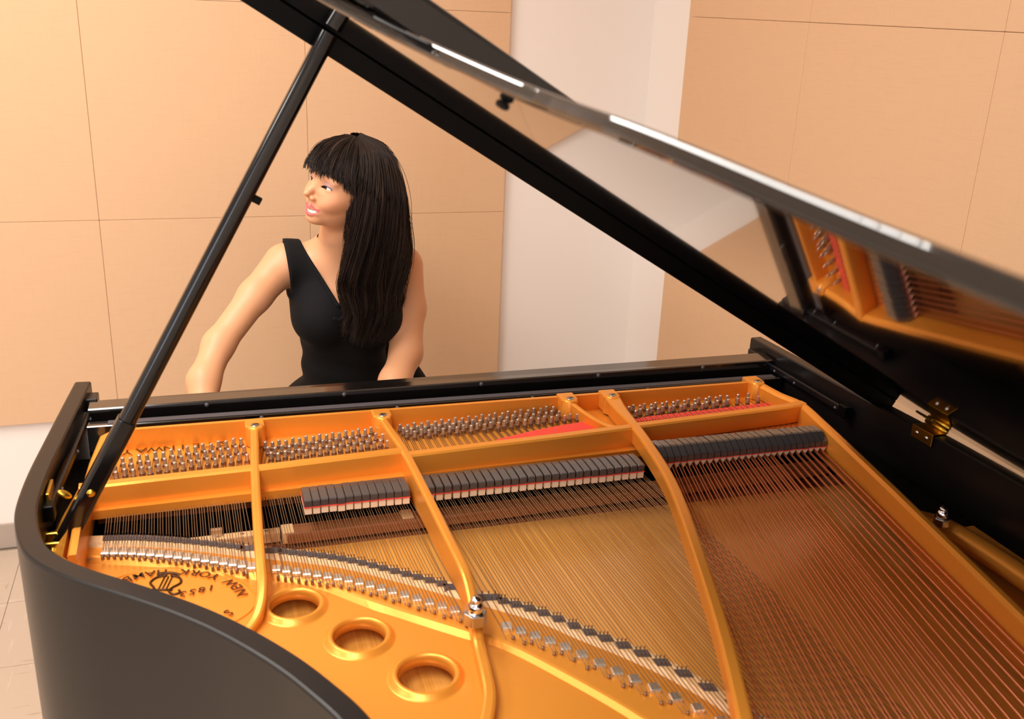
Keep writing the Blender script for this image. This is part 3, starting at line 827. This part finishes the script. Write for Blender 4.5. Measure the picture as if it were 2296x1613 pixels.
class Field:
    def __init__(s, lo, hi, h):
        s.lo = np.array(lo, float); s.h = h; s.n = np.ceil((np.array(hi) - s.lo) / h).astype(int) + 1
        s.D = np.full(s.n, 0.2, np.float32)
        s.ax = [s.lo[i] + h * np.arange(s.n[i]) for i in range(3)]
    def block(s, lo, hi):
        a = np.clip(((np.array(lo) - s.lo) / s.h).astype(int), 0, s.n); b = np.clip(((np.array(hi) - s.lo) / s.h).astype(int) + 2, 0, s.n)
        if (b <= a).any(): return None, None
        sl = tuple(slice(a[i], b[i]) for i in range(3))
        g = np.stack(np.meshgrid(*[s.ax[i][sl[i]] for i in range(3)], indexing='ij'), -1)
        return sl, g
    def smin(s, sl, d, k):
        a = s.D[sl]
        hh = np.clip(.5 + .5 * (a - d) / k, 0, 1)
        s.D[sl] = a * (1 - hh) + d * hh - k * hh * (1 - hh)
    def smax(s, sl, d, k):
        a = s.D[sl]
        hh = np.clip(.5 - .5 * (a - d) / k, 0, 1)
        s.D[sl] = a * (1 - hh) + d * hh + k * hh * (1 - hh)
def d_cone(g, a, b, r1, r2):
    a = np.array(a, float); b = np.array(b, float); ab = b - a
    t = np.clip(((g - a) @ ab) / (ab @ ab), 0, 1)
    return np.linalg.norm(g - a - t[..., None] * ab, axis=-1) - (r1 + (r2 - r1) * t)
def d_ell(g, c, r):
    q = (g - np.array(c)); r = np.array(r, float)
    k0 = np.linalg.norm(q / r, axis=-1); k1 = np.linalg.norm(q / (r * r), axis=-1) + 1e-9
    return k0 * (k0 - 1) / k1
MG = .05
def add_cone(f, a, b, r1, r2, k=.02):
    r = max(r1, r2) + MG
    sl, g = f.block(np.minimum(a, b) - r, np.maximum(a, b) + r)
    if sl is not None: f.smin(sl, d_cone(g, a, b, r1, r2), k)
def add_ell(f, c, r, k=.02):
    sl, g = f.block(np.array(c) - np.array(r) - MG, np.array(c) + np.array(r) + MG)
    if sl is not None: f.smin(sl, d_ell(g, c, r), k)

# head frame (forward, left, up)
HS = .915
_yaw = math.atan2(-.46, -.89)
def rotm(axis, ang):
    return np.array(Matrix.Rotation(ang, 3, Vector(axis)))
HF = np.array((math.cos(_yaw), math.sin(_yaw), 0)); HL = np.array((-HF[1], HF[0], 0)); HU = np.array((0, 0, 1.0))
Rp = rotm(HL, math.radians(-13)); HF, HU = Rp @ HF, Rp @ HU           # chin slightly up
Rr = rotm(HF, math.radians(-12)); HL, HU = Rr @ HL, Rr @ HU
HR = np.stack([HF, HL, HU], 1)
HO = np.array((-.174, .735, .343)) - HR @ (np.array((.079, .031, .0075)) * HS)      # placed by the eye nearest the keys' treble end
FC = .82                                   # lower face proportion
def hw(p):
    p = np.array(p, float); p[2] = p[2] if p[2] > .0075 else .0075 + (p[2] - .0075) * FC
    return HO + HR @ (p * HS)
def hl(g):
    q = ((g - HO) @ HR) / HS
    q[..., 2] = np.where(q[..., 2] < .0075, .0075 + (q[..., 2] - .0075) / FC, q[..., 2])
    return q

def torso(f):
    add_ell(f, (-.122, .875, .075), (.118, .082, .135), .03)
    add_cone(f, (-.14, .885, .150), (-.245, .872, .148), .050, .043, .03)
    add_cone(f, (-.12, .885, .148), (.010, .892, .135), .050, .043, .03)
    add_ell(f, (-.183, .812, .035), (.058, .055, .056), .04)
    add_ell(f, (-.062, .818, .028), (.058, .055, .056), .04)
    add_ell(f, (-.124, .880, -.09), (.092, .070, .12), .05)
    add_ell(f, (-.122, .930, -.27), (.165, .125, .13), .06)
def limbs_low(f):
    for hx_ in (-.20, -.04):
        add_cone(f, (hx_, .90, -.345), (hx_ - .01, .60, -.345), .082, .062, .04)
        add_cone(f, (hx_ - .01, .60, -.345), (hx_ - .01, .62, -.80), .060, .036, .03)
        add_cone(f, (hx_ - .01, .63, -.885), (hx_ - .01, .50, -.905), .034, .024, .02)
        add_cone(f, (hx_ - .01, .62, -.80), (hx_ - .01, .63, -.885), .036, .034, .02)
ARM_R = [((-.258, .872, .148), .044), ((-.326, .815, .093), .0345), ((-.410, .735, .012), .0315), ((-.445, .665, -.042), .0315), ((-.456, .54, -.140), .0235)]
ARM_L = [((.022, .885, .130), .044), ((.026, .855, .035), .039), ((.006, .785, -.052), .036), ((-.035, .710, -.092), .034), ((-.085, .56, -.150), .0235)]
def arms(f):
    for A in (ARM_R, ARM_L):
        for (a, ra), (b, rb) in zip(A[:-1], A[1:]): add_cone(f, np.array(a), np.array(b), ra, rb, .02)
        w_ = np.array(A[-1][0]); add_cone(f, w_, w_ + (0, -.045, -.012), .026, .030, .02)
        for q_, ln in zip((-.026, -.010, .006, .021), (.058, .070, .075, .062)):
            b0 = w_ + (q_, -.065, -.010); b1 = b0 + (q_ * .3, -ln * .5, -.004); b2 = b1 + (0, -ln * .35, -.022)
            add_cone(f, b0, b1, .0095, .0085, .006); add_cone(f, b1, b2, .0085, .007, .006)
        sg = 1 if A is ARM_R else -1
        t0 = w_ + (sg * .022, -.03, -.012); t1 = t0 + (sg * .022, -.030, -.010); add_cone(f, t0, t1, .011, .009, .008); add_cone(f, t1, t1 + (sg * .004, -.025, -.010), .009, .0075, .006)
def neck(f):
    add_cone(f, hw((-.022, 0, -.055)), np.array((-.135, .868, .150)), .050, .056, .03)
    add_cone(f, np.array((-.150, .845, .150)), np.array((-.24, .845, .152)), .018, .014, .03)   # collar bone
    add_cone(f, np.array((-.130, .845, .148)), np.array((-.02, .855, .145)), .018, .014, .03)
LIPU = [(.0655, .0275, -.0500), (.0775, .0190, -.0555), (.0860, .0075, -.0475), (.0872, 0, -.0598), (.0860, -.0075, -.0475), (.0775, -.0190, -.0555), (.0655, -.0275, -.0500)]
LIPL = [(.0655, .0275, -.0510), (.0765, .0190, -.0655), (.0835, .0080, -.0745), (.0845, 0, -.0758), (.0835, -.0080, -.0745), (.0765, -.0190, -.0655), (.0655, -.0275, -.0510)]
def mth(p): return (p[0] - abs(p[1]) * .04, p[1] * 1.12, p[2] - .0075)       # where the smile sits
LIPU = [mth(p) for p in LIPU]; LIPL = [mth(p) for p in LIPL]
def head(f):
    lo = HO - .17; hi = HO + .17
    sl, g = f.block(lo, hi)
    if sl is None: return
    q = hl(g)
    def U(d, k=.015): f.smin(sl, d * HS, k * HS)
    def X(d, k=.006): f.smax(sl, -d * HS, k * HS)
    U(d_ell(q, (-.014, 0, .022), (.094, .073, .084)), .03)
    U(d_ell(q, (.026, 0, -.012), (.064, .062, .086)), .03)
    U(d_ell(q, (.030, 0, -.066), (.050, .046, .042)), .025)
    U(d_ell(q, (.067, 0, -.096), (.016, .020, .014)), .022)
    for s_ in (-1, 1):
        U(d_ell(q, (.052, s_ * .040, -.026), (.024, .020, .020)), .02)
        U(d_ell(q, (.062, s_ * .034, -.040), (.019, .016, .016)), .016)
        U(d_cone(q, (.084, s_ * .010, .030), (.070, s_ * .046, .026), .0065, .006), .014)
        X(np.linalg.norm(q - np.array((.098, s_ * .031, .008)), axis=-1) - .0155, .012)
    U(d_cone(q, (.080, 0, .022), (.097, 0, -.014), .0065, .0068), .012)
    U(d_cone(q, (.097, 0, -.014), (.1040, 0, -.0265), .0068, .0080), .008)
    for s_ in (-1, 1): U(np.linalg.norm(q - np.array((.0925, s_ * .0108, -.0345)), axis=-1) - .0070, .007)
    U(d_ell(q, (.066, 0, -.062), (.014, .026, .018)), .016)
    for P_, r_ in ((LIPU, .0030), (LIPL, .0040)):
        for a, b in zip(P_[:-1], P_[1:]): U(d_cone(q, a, b, r_, r_), .005)
    # mouth opening
    dm = None
    MC = [((.090, 0, -.0675), .0052), ((.086, .009, -.0660), .0050), ((.080, .0175, -.0605), .0040), ((.072, .0240, -.0535), .0020)]
    MC = [(mth(a), r) for a, r in MC]
    for s_ in (-1, 1):
        for (a, r1), (b, r2) in zip(MC[:-1], MC[1:]):
            for df in (0, -.007):
                d = d_cone(q, (a[0] + df, a[1] * s_, a[2]), (b[0] + df, b[1] * s_, b[2]), r1, r2); dm = d if dm is None else np.minimum(dm, d)
    X(dm, .002)
    # eyelids with an almond opening
    for s_ in (-1, 1):
        c = np.array((.0685, s_ * .031, .0075))
        U(np.linalg.norm(q - c, axis=-1) - .0132, .006)
        qq = q - (c + np.array((.012, s_ * .001, -.0008)))
        zz = qq[..., 2] - s_ * qq[..., 1] * .12
        d = d_ell(np.stack([qq[..., 0], qq[..., 1], zz], -1), (0, 0, 0), (.012, .0135, .0037))
        X(d, .0015)

ZC = .205
fb = Field((-.54, .36, -.935), (.14, 1.08, ZC + .004), .0055)
torso(fb); limbs_low(fb); neck(fb); arms(fb); head(fb)
Vb, Fb = surface_nets(fb.D, fb.lo, fb.h)
fh = Field((HO[0] - .125, HO[1] - .12, ZC - .006), (HO[0] + .13, HO[1] + .13, HO[2] + .12), .0017)
neck(fh); head(fh)
Vh, Fh = surface_nets(fh.D, fh.lo, fh.h)
Vp = np.concatenate([Vb, Vh]); Fp = np.concatenate([Fb, Fh + len(Vb)])

person = thing('person', 'smiling woman with long dark hair in black sleeveless dress at the keyboard', 'person', (-.12, .93, 0))
PB = np.array((-.12, .93, -Z0))
body_me = np_mesh('body', Vp - PB, Fp)
# complexion: lips and blush are the skin's own colours
q = hl(Vp)
def seg_d(q, P_):
    d = np.full(len(q), 9.0)
    for a, b in zip(P_[:-1], P_[1:]): d = np.minimum(d, d_cone(q, a, b, 0, 0))
    return d
qp = q * [0, 1, 1]; tp_ = np.clip(1 - .7 * (np.abs(q[:, 1]) / .031) ** 2, .2, 1)
lipd = np.minimum(seg_d(qp, [(0, b, c) for a, b, c in LIPU]) - .0028 * tp_, seg_d(qp, [(0, b, c) for a, b, c in LIPL]) - .0044 * tp_)
lip = np.clip(1 - lipd / .0012, 0, 1) * (q[:, 0] > .055)
inm = d_ell(qp, (0, 0, -.0715), (1, .024, .009))
lip = np.maximum(lip, np.clip(-inm / .002, 0, 1) * (q[:, 0] > .05) * (q[:, 0] < .08))
blush = sum(np.exp(-(np.linalg.norm(q - np.array((.062, s_ * .036, -.034)), axis=1) / .022) ** 2) for s_ in (-1, 1)) * .35
lid_ = sum(np.exp(-((np.abs(np.linalg.norm(q - np.array((.0685, s_ * .031, .0125)), axis=1) - .0125) / .006) ** 2)) * (q[:, 2] > .0085) * (q[:, 0] > .07) for s_ in (-1, 1))
lash = np.zeros(len(q))
for s_ in (-1, 1):
    c = np.array((.0805, s_ * .032, .0067)); qq = q - c
    e = (qq[:, 1] / .0150) ** 2 + ((qq[:, 2] - s_ * qq[:, 1] * .12 - .0006) / .0056) ** 2
    lash = np.maximum(lash, np.clip(1.6 - np.abs(e - .62) / .26, 0, 1) * (qq[:, 2] - s_ * qq[:, 1] * .12 > -.0022) * (q[:, 0] > .068))
skin_c = np.array(lin((224, 164, 122))); lip_c = np.array(lin((218, 112, 112))); bl_c = np.array(lin((236, 140, 110))); li_c = np.array(lin((176, 150, 168))); la_c = np.array(lin((34, 22, 22)))
colr = np.tile(skin_c, (len(q), 1))
for wgt, c in ((blush, bl_c), (np.clip(lid_, 0, 1) * .55, li_c), (lash, la_c), (lip, lip_c)): colr = colr * (1 - wgt[:, None]) + c * wgt[:, None]
ca = body_me.color_attributes.new('complexion', 'FLOAT_COLOR', 'POINT')
ca.data.foreach_set('color', np.c_[colr, np.ones(len(q))].astype(np.float32).ravel())
m = mat('skin', (230, 172, 132), 0.45, sss=0.12, spec=0.35)
an = m.node_tree.nodes.new('ShaderNodeAttribute'); an.attribute_name = 'complexion'
m.node_tree.links.new(an.outputs['Color'], m.node_tree.nodes['Principled BSDF'].inputs['Base Color'])
body_me.materials.append(m)
obj('body', body_me, person)

def to_person(V): return [tuple(np.array(v, float) - PB) for v in V]
# eyes
mat('eye_white', (236, 228, 226), 0.15); mat('iris', (64, 40, 30), 0.1); mat('teeth', (246, 240, 232), 0.2)
for s_ in (-1, 1):
    V, F = lathe([(0.0001, .0120), (.0028, .01165), (.0056, .0106), (.0062, .0102), (.009, .008), (.0112, .004), (.012, 0), (.009, -.008), (0.0001, -.012)], 24)
    fm = [1 if (i % 8) < 2 else 0 for i in range(len(F))]
    gaze = np.array((.93, -.22, .02)); gaze /= np.linalg.norm(gaze)
    me = mesh('eye', [(x * HS, y * HS, z * HS) for x, y, z in V], F, None, True, ['eye_white', 'iris'], fm)
    o = obj('eye', me, person)
    dw = HR @ gaze
    o.rotation_euler = Vector(dw).to_track_quat('Z', 'Y').to_euler()
    o.location = hw((.0685, s_ * .031, .0075)) - PB
# teeth, one upper row
tp = [hw(mth(p)) for p in ((.064, .0225, -.0545), (.0755, .0165, -.0600), (.0815, .0070, -.0645), (.0830, 0, -.0655), (.0815, -.0070, -.0645), (.0755, -.0165, -.0600), (.064, -.0235, -.0540))]
V, F = sweep(sm(tp, 4), [(a * HS, b * HS) for a, b in rrect(.004, .0112, .0018, 3)], up=tuple(HU))
obj('teeth', fixn(mesh('teeth', to_person(V), F, 'teeth', True)), person)

# ---- dress
fd = Field((-.40, .44, -.80), (.14, 1.10, .235), .0045)
torso(fd); limbs_low(fd)
for A in (ARM_R, ARM_L):
    a, b = np.array(A[0][0]), np.array(A[1][0]); add_cone(fd, a, a * .5 + b * .5, A[0][1], (A[0][1] + A[1][1]) / 2, .03)
sl, g = fd.block(fd.lo, fd.lo + fd.h * fd.n)
X_, Y_, Z_ = g[..., 0], g[..., 1], g[..., 2]
D = fd.D
hp_ = d_cone(g, (-.01, .95, -.09), (.075, .95, -.24), .030, .040)
hh = np.clip(.5 + .5 * (D - hp_) / .03, 0, 1); D = D * (1 - hh) + hp_ * hh - .03 * hh * (1 - hh)
# skirt hangs between and around the legs
sk = d_ell(g, (-.125, .68, -.40), (.19, .15, .12))
hh = np.clip(.5 + .5 * (D - sk) / .06, 0, 1); D = D * (1 - hh) + sk * hh - .06 * hh * (1 - hh)
folds = .0022 * np.sin((Z_ * 95 + X_ * 22 + 3 * np.sin(X_ * 9))) * np.exp(-((Z_ + .085) / .06) ** 2)
D = D - .0075 - folds
def half(x0, z0, x1, z1):
    """signed distance, positive to the left of the direction (x0,z0)->(x1,z1)"""
    dx, dz = x1 - x0, z1 - z0; L = math.hypot(dx, dz)
    return ((X_ - x0) * -dz + (Z_ - z0) * dx) / L
vopen = np.maximum(half(-.149, .070, -.222, .208), -half(-.149, .070, -.045, .195))
D = np.maximum(D, -vopen)
def cut(D, c): return np.maximum(D, -c)
D = cut(D, np.maximum((X_ + .256) + .10 * (Z_ - .2), .088 - Z_))      # armholes
D = cut(D, np.maximum((X_ + .254), np.abs(Z_ - .04) - .06))
D = cut(D, np.maximum(.002 - X_, .078 - Z_)); D = cut(D, np.maximum(.010 - X_, np.abs(Z_ - .03) - .055))
D = np.maximum(D, Z_ - .206)
Vd, Fd = surface_nets(D.astype(np.float32), fd.lo, fd.h)
mat('dress', (13, 12, 14), 0.85, spec=0.25)
dm_ = np_mesh('dress', Vd - PB, Fd); dm_.materials.append(MATS['dress'])
dress = obj('dress', dm_, person)
# folded neckline bands
def on_front(x, z, lift=.003):
    ix = int((x - fd.lo[0]) / fd.h); iz = int((z - fd.lo[2]) / fd.h)
    col_ = D_shell[ix, :, iz]; k = np.argmax(col_ < 0)
    return np.array((x, fd.ax[1][k] - lift, z))
D_shell = fd.D - .0075
for pts in ([(-.224, .200), (-.208, .172), (-.188, .138), (-.168, .104), (-.150, .073)], [(-.150, .073), (-.122, .098), (-.092, .135), (-.06, .172)], [(-.165, .050), (-.148, .046), (-.12, .058), (-.09, .078)]):
    P_ = [on_front(x, z, .0005) for x, z in pts]
    V, F = sweep(sm(P_, 6), [(a * 1.7, b) for a, b in circ(.0028, 8)], up=(0, -1, .1))
    obj('neckline_fold', fixn(mesh('neckline_fold', to_person(V), F, 'dress', True)), dress)

# ---- hair
mat('hair', (36, 24, 18), 0.5, spec=0.35, noise=[((60, 60, 9), (56, 37, 27), 0.45, 0.75)])
HG = [
    [(-0.0995, 0.8, 0.4298), (-0.0959, 0.742, 0.4035), (-0.1023, 0.718, 0.3471), (-0.1145, 0.716, 0.2912), (-0.1253, 0.725, 0.232), (-0.1363, 0.74, 0.1798), (-0.1461, 0.745, 0.129), (-0.1248, 0.745, 0.0669), (-0.1445, 0.75, 0.0198)],
    [(-0.0956, 0.8, 0.4317), (-0.0768, 0.738, 0.4086), (-0.0774, 0.71, 0.3481), (-0.0881, 0.706, 0.2737), (-0.1015, 0.715, 0.2044), (-0.1164, 0.73, 0.1318), (-0.1062, 0.738, 0.068), (-0.1238, 0.745, 0.0024)],
    [(-0.0902, 0.81, 0.4332), (-0.0554, 0.752, 0.4065), (-0.0495, 0.718, 0.3463), (-0.0572, 0.709, 0.2723), (-0.0678, 0.716, 0.203), (-0.0804, 0.73, 0.1302), (-0.0762, 0.74, 0.0658), (-0.0982, 0.75, -0.0073)],
    [(-0.0857, 0.82, 0.4337), (-0.0382, 0.778, 0.3978), (-0.0258, 0.742, 0.3322), (-0.0229, 0.732, 0.2568), (-0.0297, 0.737, 0.1866), (-0.0402, 0.75, 0.1229), (-0.0456, 0.76, 0.0581), (-0.0683, 0.765, -0.0003)],
    [(-0.0831, 0.83, 0.4343), (-0.0319, 0.812, 0.4023), (-0.0082, 0.787, 0.3237), (0.000, 0.777, 0.2363), (-0.004, 0.777, 0.1652), (-0.018, 0.78, 0.1027), (-0.032, 0.785, 0.0436), (-0.055, 0.785, 0.0095)],
    [(-0.0854, 0.84, 0.434), (-0.0289, 0.86, 0.4032), (-0.001, 0.85, 0.3222), (0.0130, 0.84, 0.2218), (0.0130, 0.84, 0.1484), (0.002, 0.85, 0.0925), (-0.015, 0.86, 0.0357)],
    [(-0.0920, 0.85, 0.434), (-0.0500, 0.905, 0.400), (-0.030, 0.920, 0.320), (-0.02, 0.915, 0.22), (-0.01, 0.93, 0.14), (-0.01, 0.945, 0.06)],
    [(-0.1020, 0.85, 0.434), (-0.0950, 0.915, 0.400), (-0.09, 0.925, 0.320), (-0.09, 0.925, 0.22), (-0.09, 0.955, 0.14), (-0.09, 0.965, 0.06)],
]
HB = [
    [(-0.1236, 0.83, 0.4343), (-0.1787, 0.81, 0.4209), (-0.2049, 0.79, 0.3996), (-0.2096, 0.778, 0.3791)],
    [(-0.1107, 0.82, 0.4347), (-0.1637, 0.78, 0.4214), (-0.1928, 0.752, 0.3933), (-0.1962, 0.744, 0.3715)],
    [(-0.1055, 0.81, 0.4341), (-0.1482, 0.758, 0.4152), (-0.1711, 0.73, 0.3828), (-0.1723, 0.724, 0.3636)],
    [(-0.1023, 0.8, 0.4335), (-0.1265, 0.748, 0.412), (-0.1423, 0.72, 0.375), (-0.1418, 0.714, 0.3483)],
    [(-0.0995, 0.8, 0.4317), (-0.1089, 0.742, 0.4036), (-0.1174, 0.715, 0.3663), (-0.115, 0.71, 0.3282)],
]
def resample(pts, n):
    P_ = np.array(sm(pts, 8)); L = np.r_[0, np.cumsum(np.linalg.norm(np.diff(P_, axis=0), axis=1))]
    t = np.linspace(0, L[-1], n); return np.stack([np.interp(t, L, P_[:, i]) for i in range(3)], 1)
rng = np.random.default_rng(3)
def strands(guides, locks, per, nseg, r0, r1, jl, js, sides, inset=(0, .006), wave=.003, lift=.0):
    """locks of hair: each lock follows the guides, its strands gather towards the tip"""
    G = np.stack([resample(g, nseg) for g in guides]); ng = len(guides)
    N = locks * per
    u = np.repeat((np.arange(locks) + rng.random(locks)) / locks * (ng - 1), per) + rng.normal(0, .06, N)
    u = np.clip(u, 0, ng - 1.0001); i = u.astype(int); w_ = (u - i)[:, None, None]
    P_ = G[i] * (1 - w_) + G[np.minimum(i + 1, ng - 1)] * w_
    t = np.linspace(0, 1, nseg)[None, :, None]
    def lk(sc): return np.repeat(np.clip(rng.normal(0, sc, (locks, 3)), -1.6 * sc, 1.6 * sc), per, 0)[:, None, :]
    P_ = P_ + lk(jl) * np.clip(t * 3, .1, 1) + lk(jl * 1.7) * t ** 2
    P_ = P_ + rng.normal(0, js, (N, 1, 3)) * np.clip(t * 4, .25, 1) * (1 - .45 * t) + rng.normal(0, js * .6, (N, 1, 3)) * t ** 3
    ph = np.repeat(rng.random(locks) * 6.28, per)[:, None] + rng.normal(0, .25, (N, 1)); fr = np.repeat(rng.uniform(5, 11, locks), per)[:, None]
    tt = t[:, :, 0]
    P_ = P_ + wave * np.stack([np.sin(tt * fr + ph), np.cos(tt * fr * .8 + ph) * .5, tt * 0 * ph], 2) * tt[..., None] ** .7
    rad = P_ - np.array((-.100, .835, 0)); rad[..., 2] = 0
    nr = np.linalg.norm(rad, axis=2, keepdims=True) + 1e-6
    P_ = P_ - rad / nr * rng.uniform(inset[0], inset[1], (N, 1, 1)) * np.clip(t * 5, .2, 1)
    P_[..., 2] += lift * np.clip(1 - t * 2.2, 0, 1)[..., 0]
    # shorten some strands
    ln = rng.uniform(.82, .985, (N, 1)); idx = np.linspace(0, 1, nseg)[None] * ln * (nseg - 1)
    i0 = np.minimum(idx.astype(int), nseg - 2); fr_ = (idx - i0)[..., None]; ar = np.arange(N)[:, None]
    P_ = P_[ar, i0] * (1 - fr_) + P_[ar, i0 + 1] * fr_
    T_ = np.gradient(P_, axis=1); T_ /= np.linalg.norm(T_, axis=2, keepdims=True) + 1e-9
    s1 = np.cross(T_, (.1, .2, 1)); s1 /= np.linalg.norm(s1, axis=2, keepdims=True) + 1e-9
    s2 = np.cross(T_, s1)
    rr = (r0 + (r1 - r0) * np.linspace(0, 1, nseg) ** 1.5)
    if sides > 3: rr = rr * np.clip(np.linspace(0, 1, nseg) * 5, .12, 1)          # the under-locks taper towards the parting
    rr = rr[None, :, None]
    V = np.stack([P_ + (s1 * math.cos(2 * PI * j / sides) + s2 * math.sin(2 * PI * j / sides)) * rr for j in range(sides)], 1)   # N, sides, nseg, 3
    ids = np.arange(N * sides * nseg).reshape(N, sides, nseg)
    nx_ = np.roll(ids, -1, axis=1)
    F = np.stack([ids[..., :-1], ids[..., 1:], nx_[..., 1:], nx_[..., :-1]], -1).reshape(-1, 4)
    return V.reshape(-1, 3), F
parts_ = [strands(HG, 60, 3, 20, .0085, .0010, .003, .003, 6, inset=(.010, .016), lift=.003),
          strands(HG[:6], 110, 44, 26, .00068, .00035, .0055, .0040, 3, inset=(.0, .011), wave=.0060, lift=.006),
          strands(HG[:6], 60, 8, 26, .0007, .0003, .0072, .0045, 3, inset=(-.003, .005), wave=.007, lift=.006),
          strands(HG[5:], 30, 24, 20, .0010, .0005, .006, .004, 3, wave=.006, lift=.006),
          strands([HB[4], HG[0], HG[1]], 24, 30, 24, .0007, .00035, .003, .0035, 3, inset=(-.001, .007), wave=.003, lift=.006),
          strands(HB, 30, 3, 12, .0050, .0006, .0016, .0018, 6, inset=(.007, .011), wave=.0, lift=.003),
          strands(HB, 60, 34, 14, .0008, .0004, .0026, .0026, 3, inset=(-.001, .006), wave=.0018, lift=.006)]
Vx = []; Fx = []; b_ = 0
for v, f in parts_: Vx.append(v); Fx.append(f + b_); b_ += len(v)
# scalp under the strands
sc_ = Field(HO - .14, HO + .14, .004)
sl, g = sc_.block(sc_.lo, sc_.lo + sc_.h * sc_.n); qh = hl(g)
dsc = d_ell(qh, (-.014, 0, .023), (.0995, .079, .0875))
face_cut = np.maximum(qh[..., 0] - (.030 + .35 * (qh[..., 2])), qh[..., 2] - .075)     # keep the face free
dsc = np.maximum(dsc, -np.maximum(-(qh[..., 0] - .035 - .2 * qh[..., 2]), qh[..., 2] - .078))
dsc = np.maximum(dsc, -.06 - qh[..., 2])
v, f = surface_nets(dsc.astype(np.float32), sc_.lo, sc_.h)
mat('hair_base', (30, 20, 15), 0.9, spec=0.08)
bm_ = np_mesh('hair_base', v - PB, f); bm_.materials.append(MATS['hair_base'])
hm = np_mesh('hair', np.concatenate(Vx) - PB, np.concatenate(Fx)); hm.materials.append(MATS['hair'])
hair = obj('hair', hm, person)
obj('hair_base', bm_, hair)
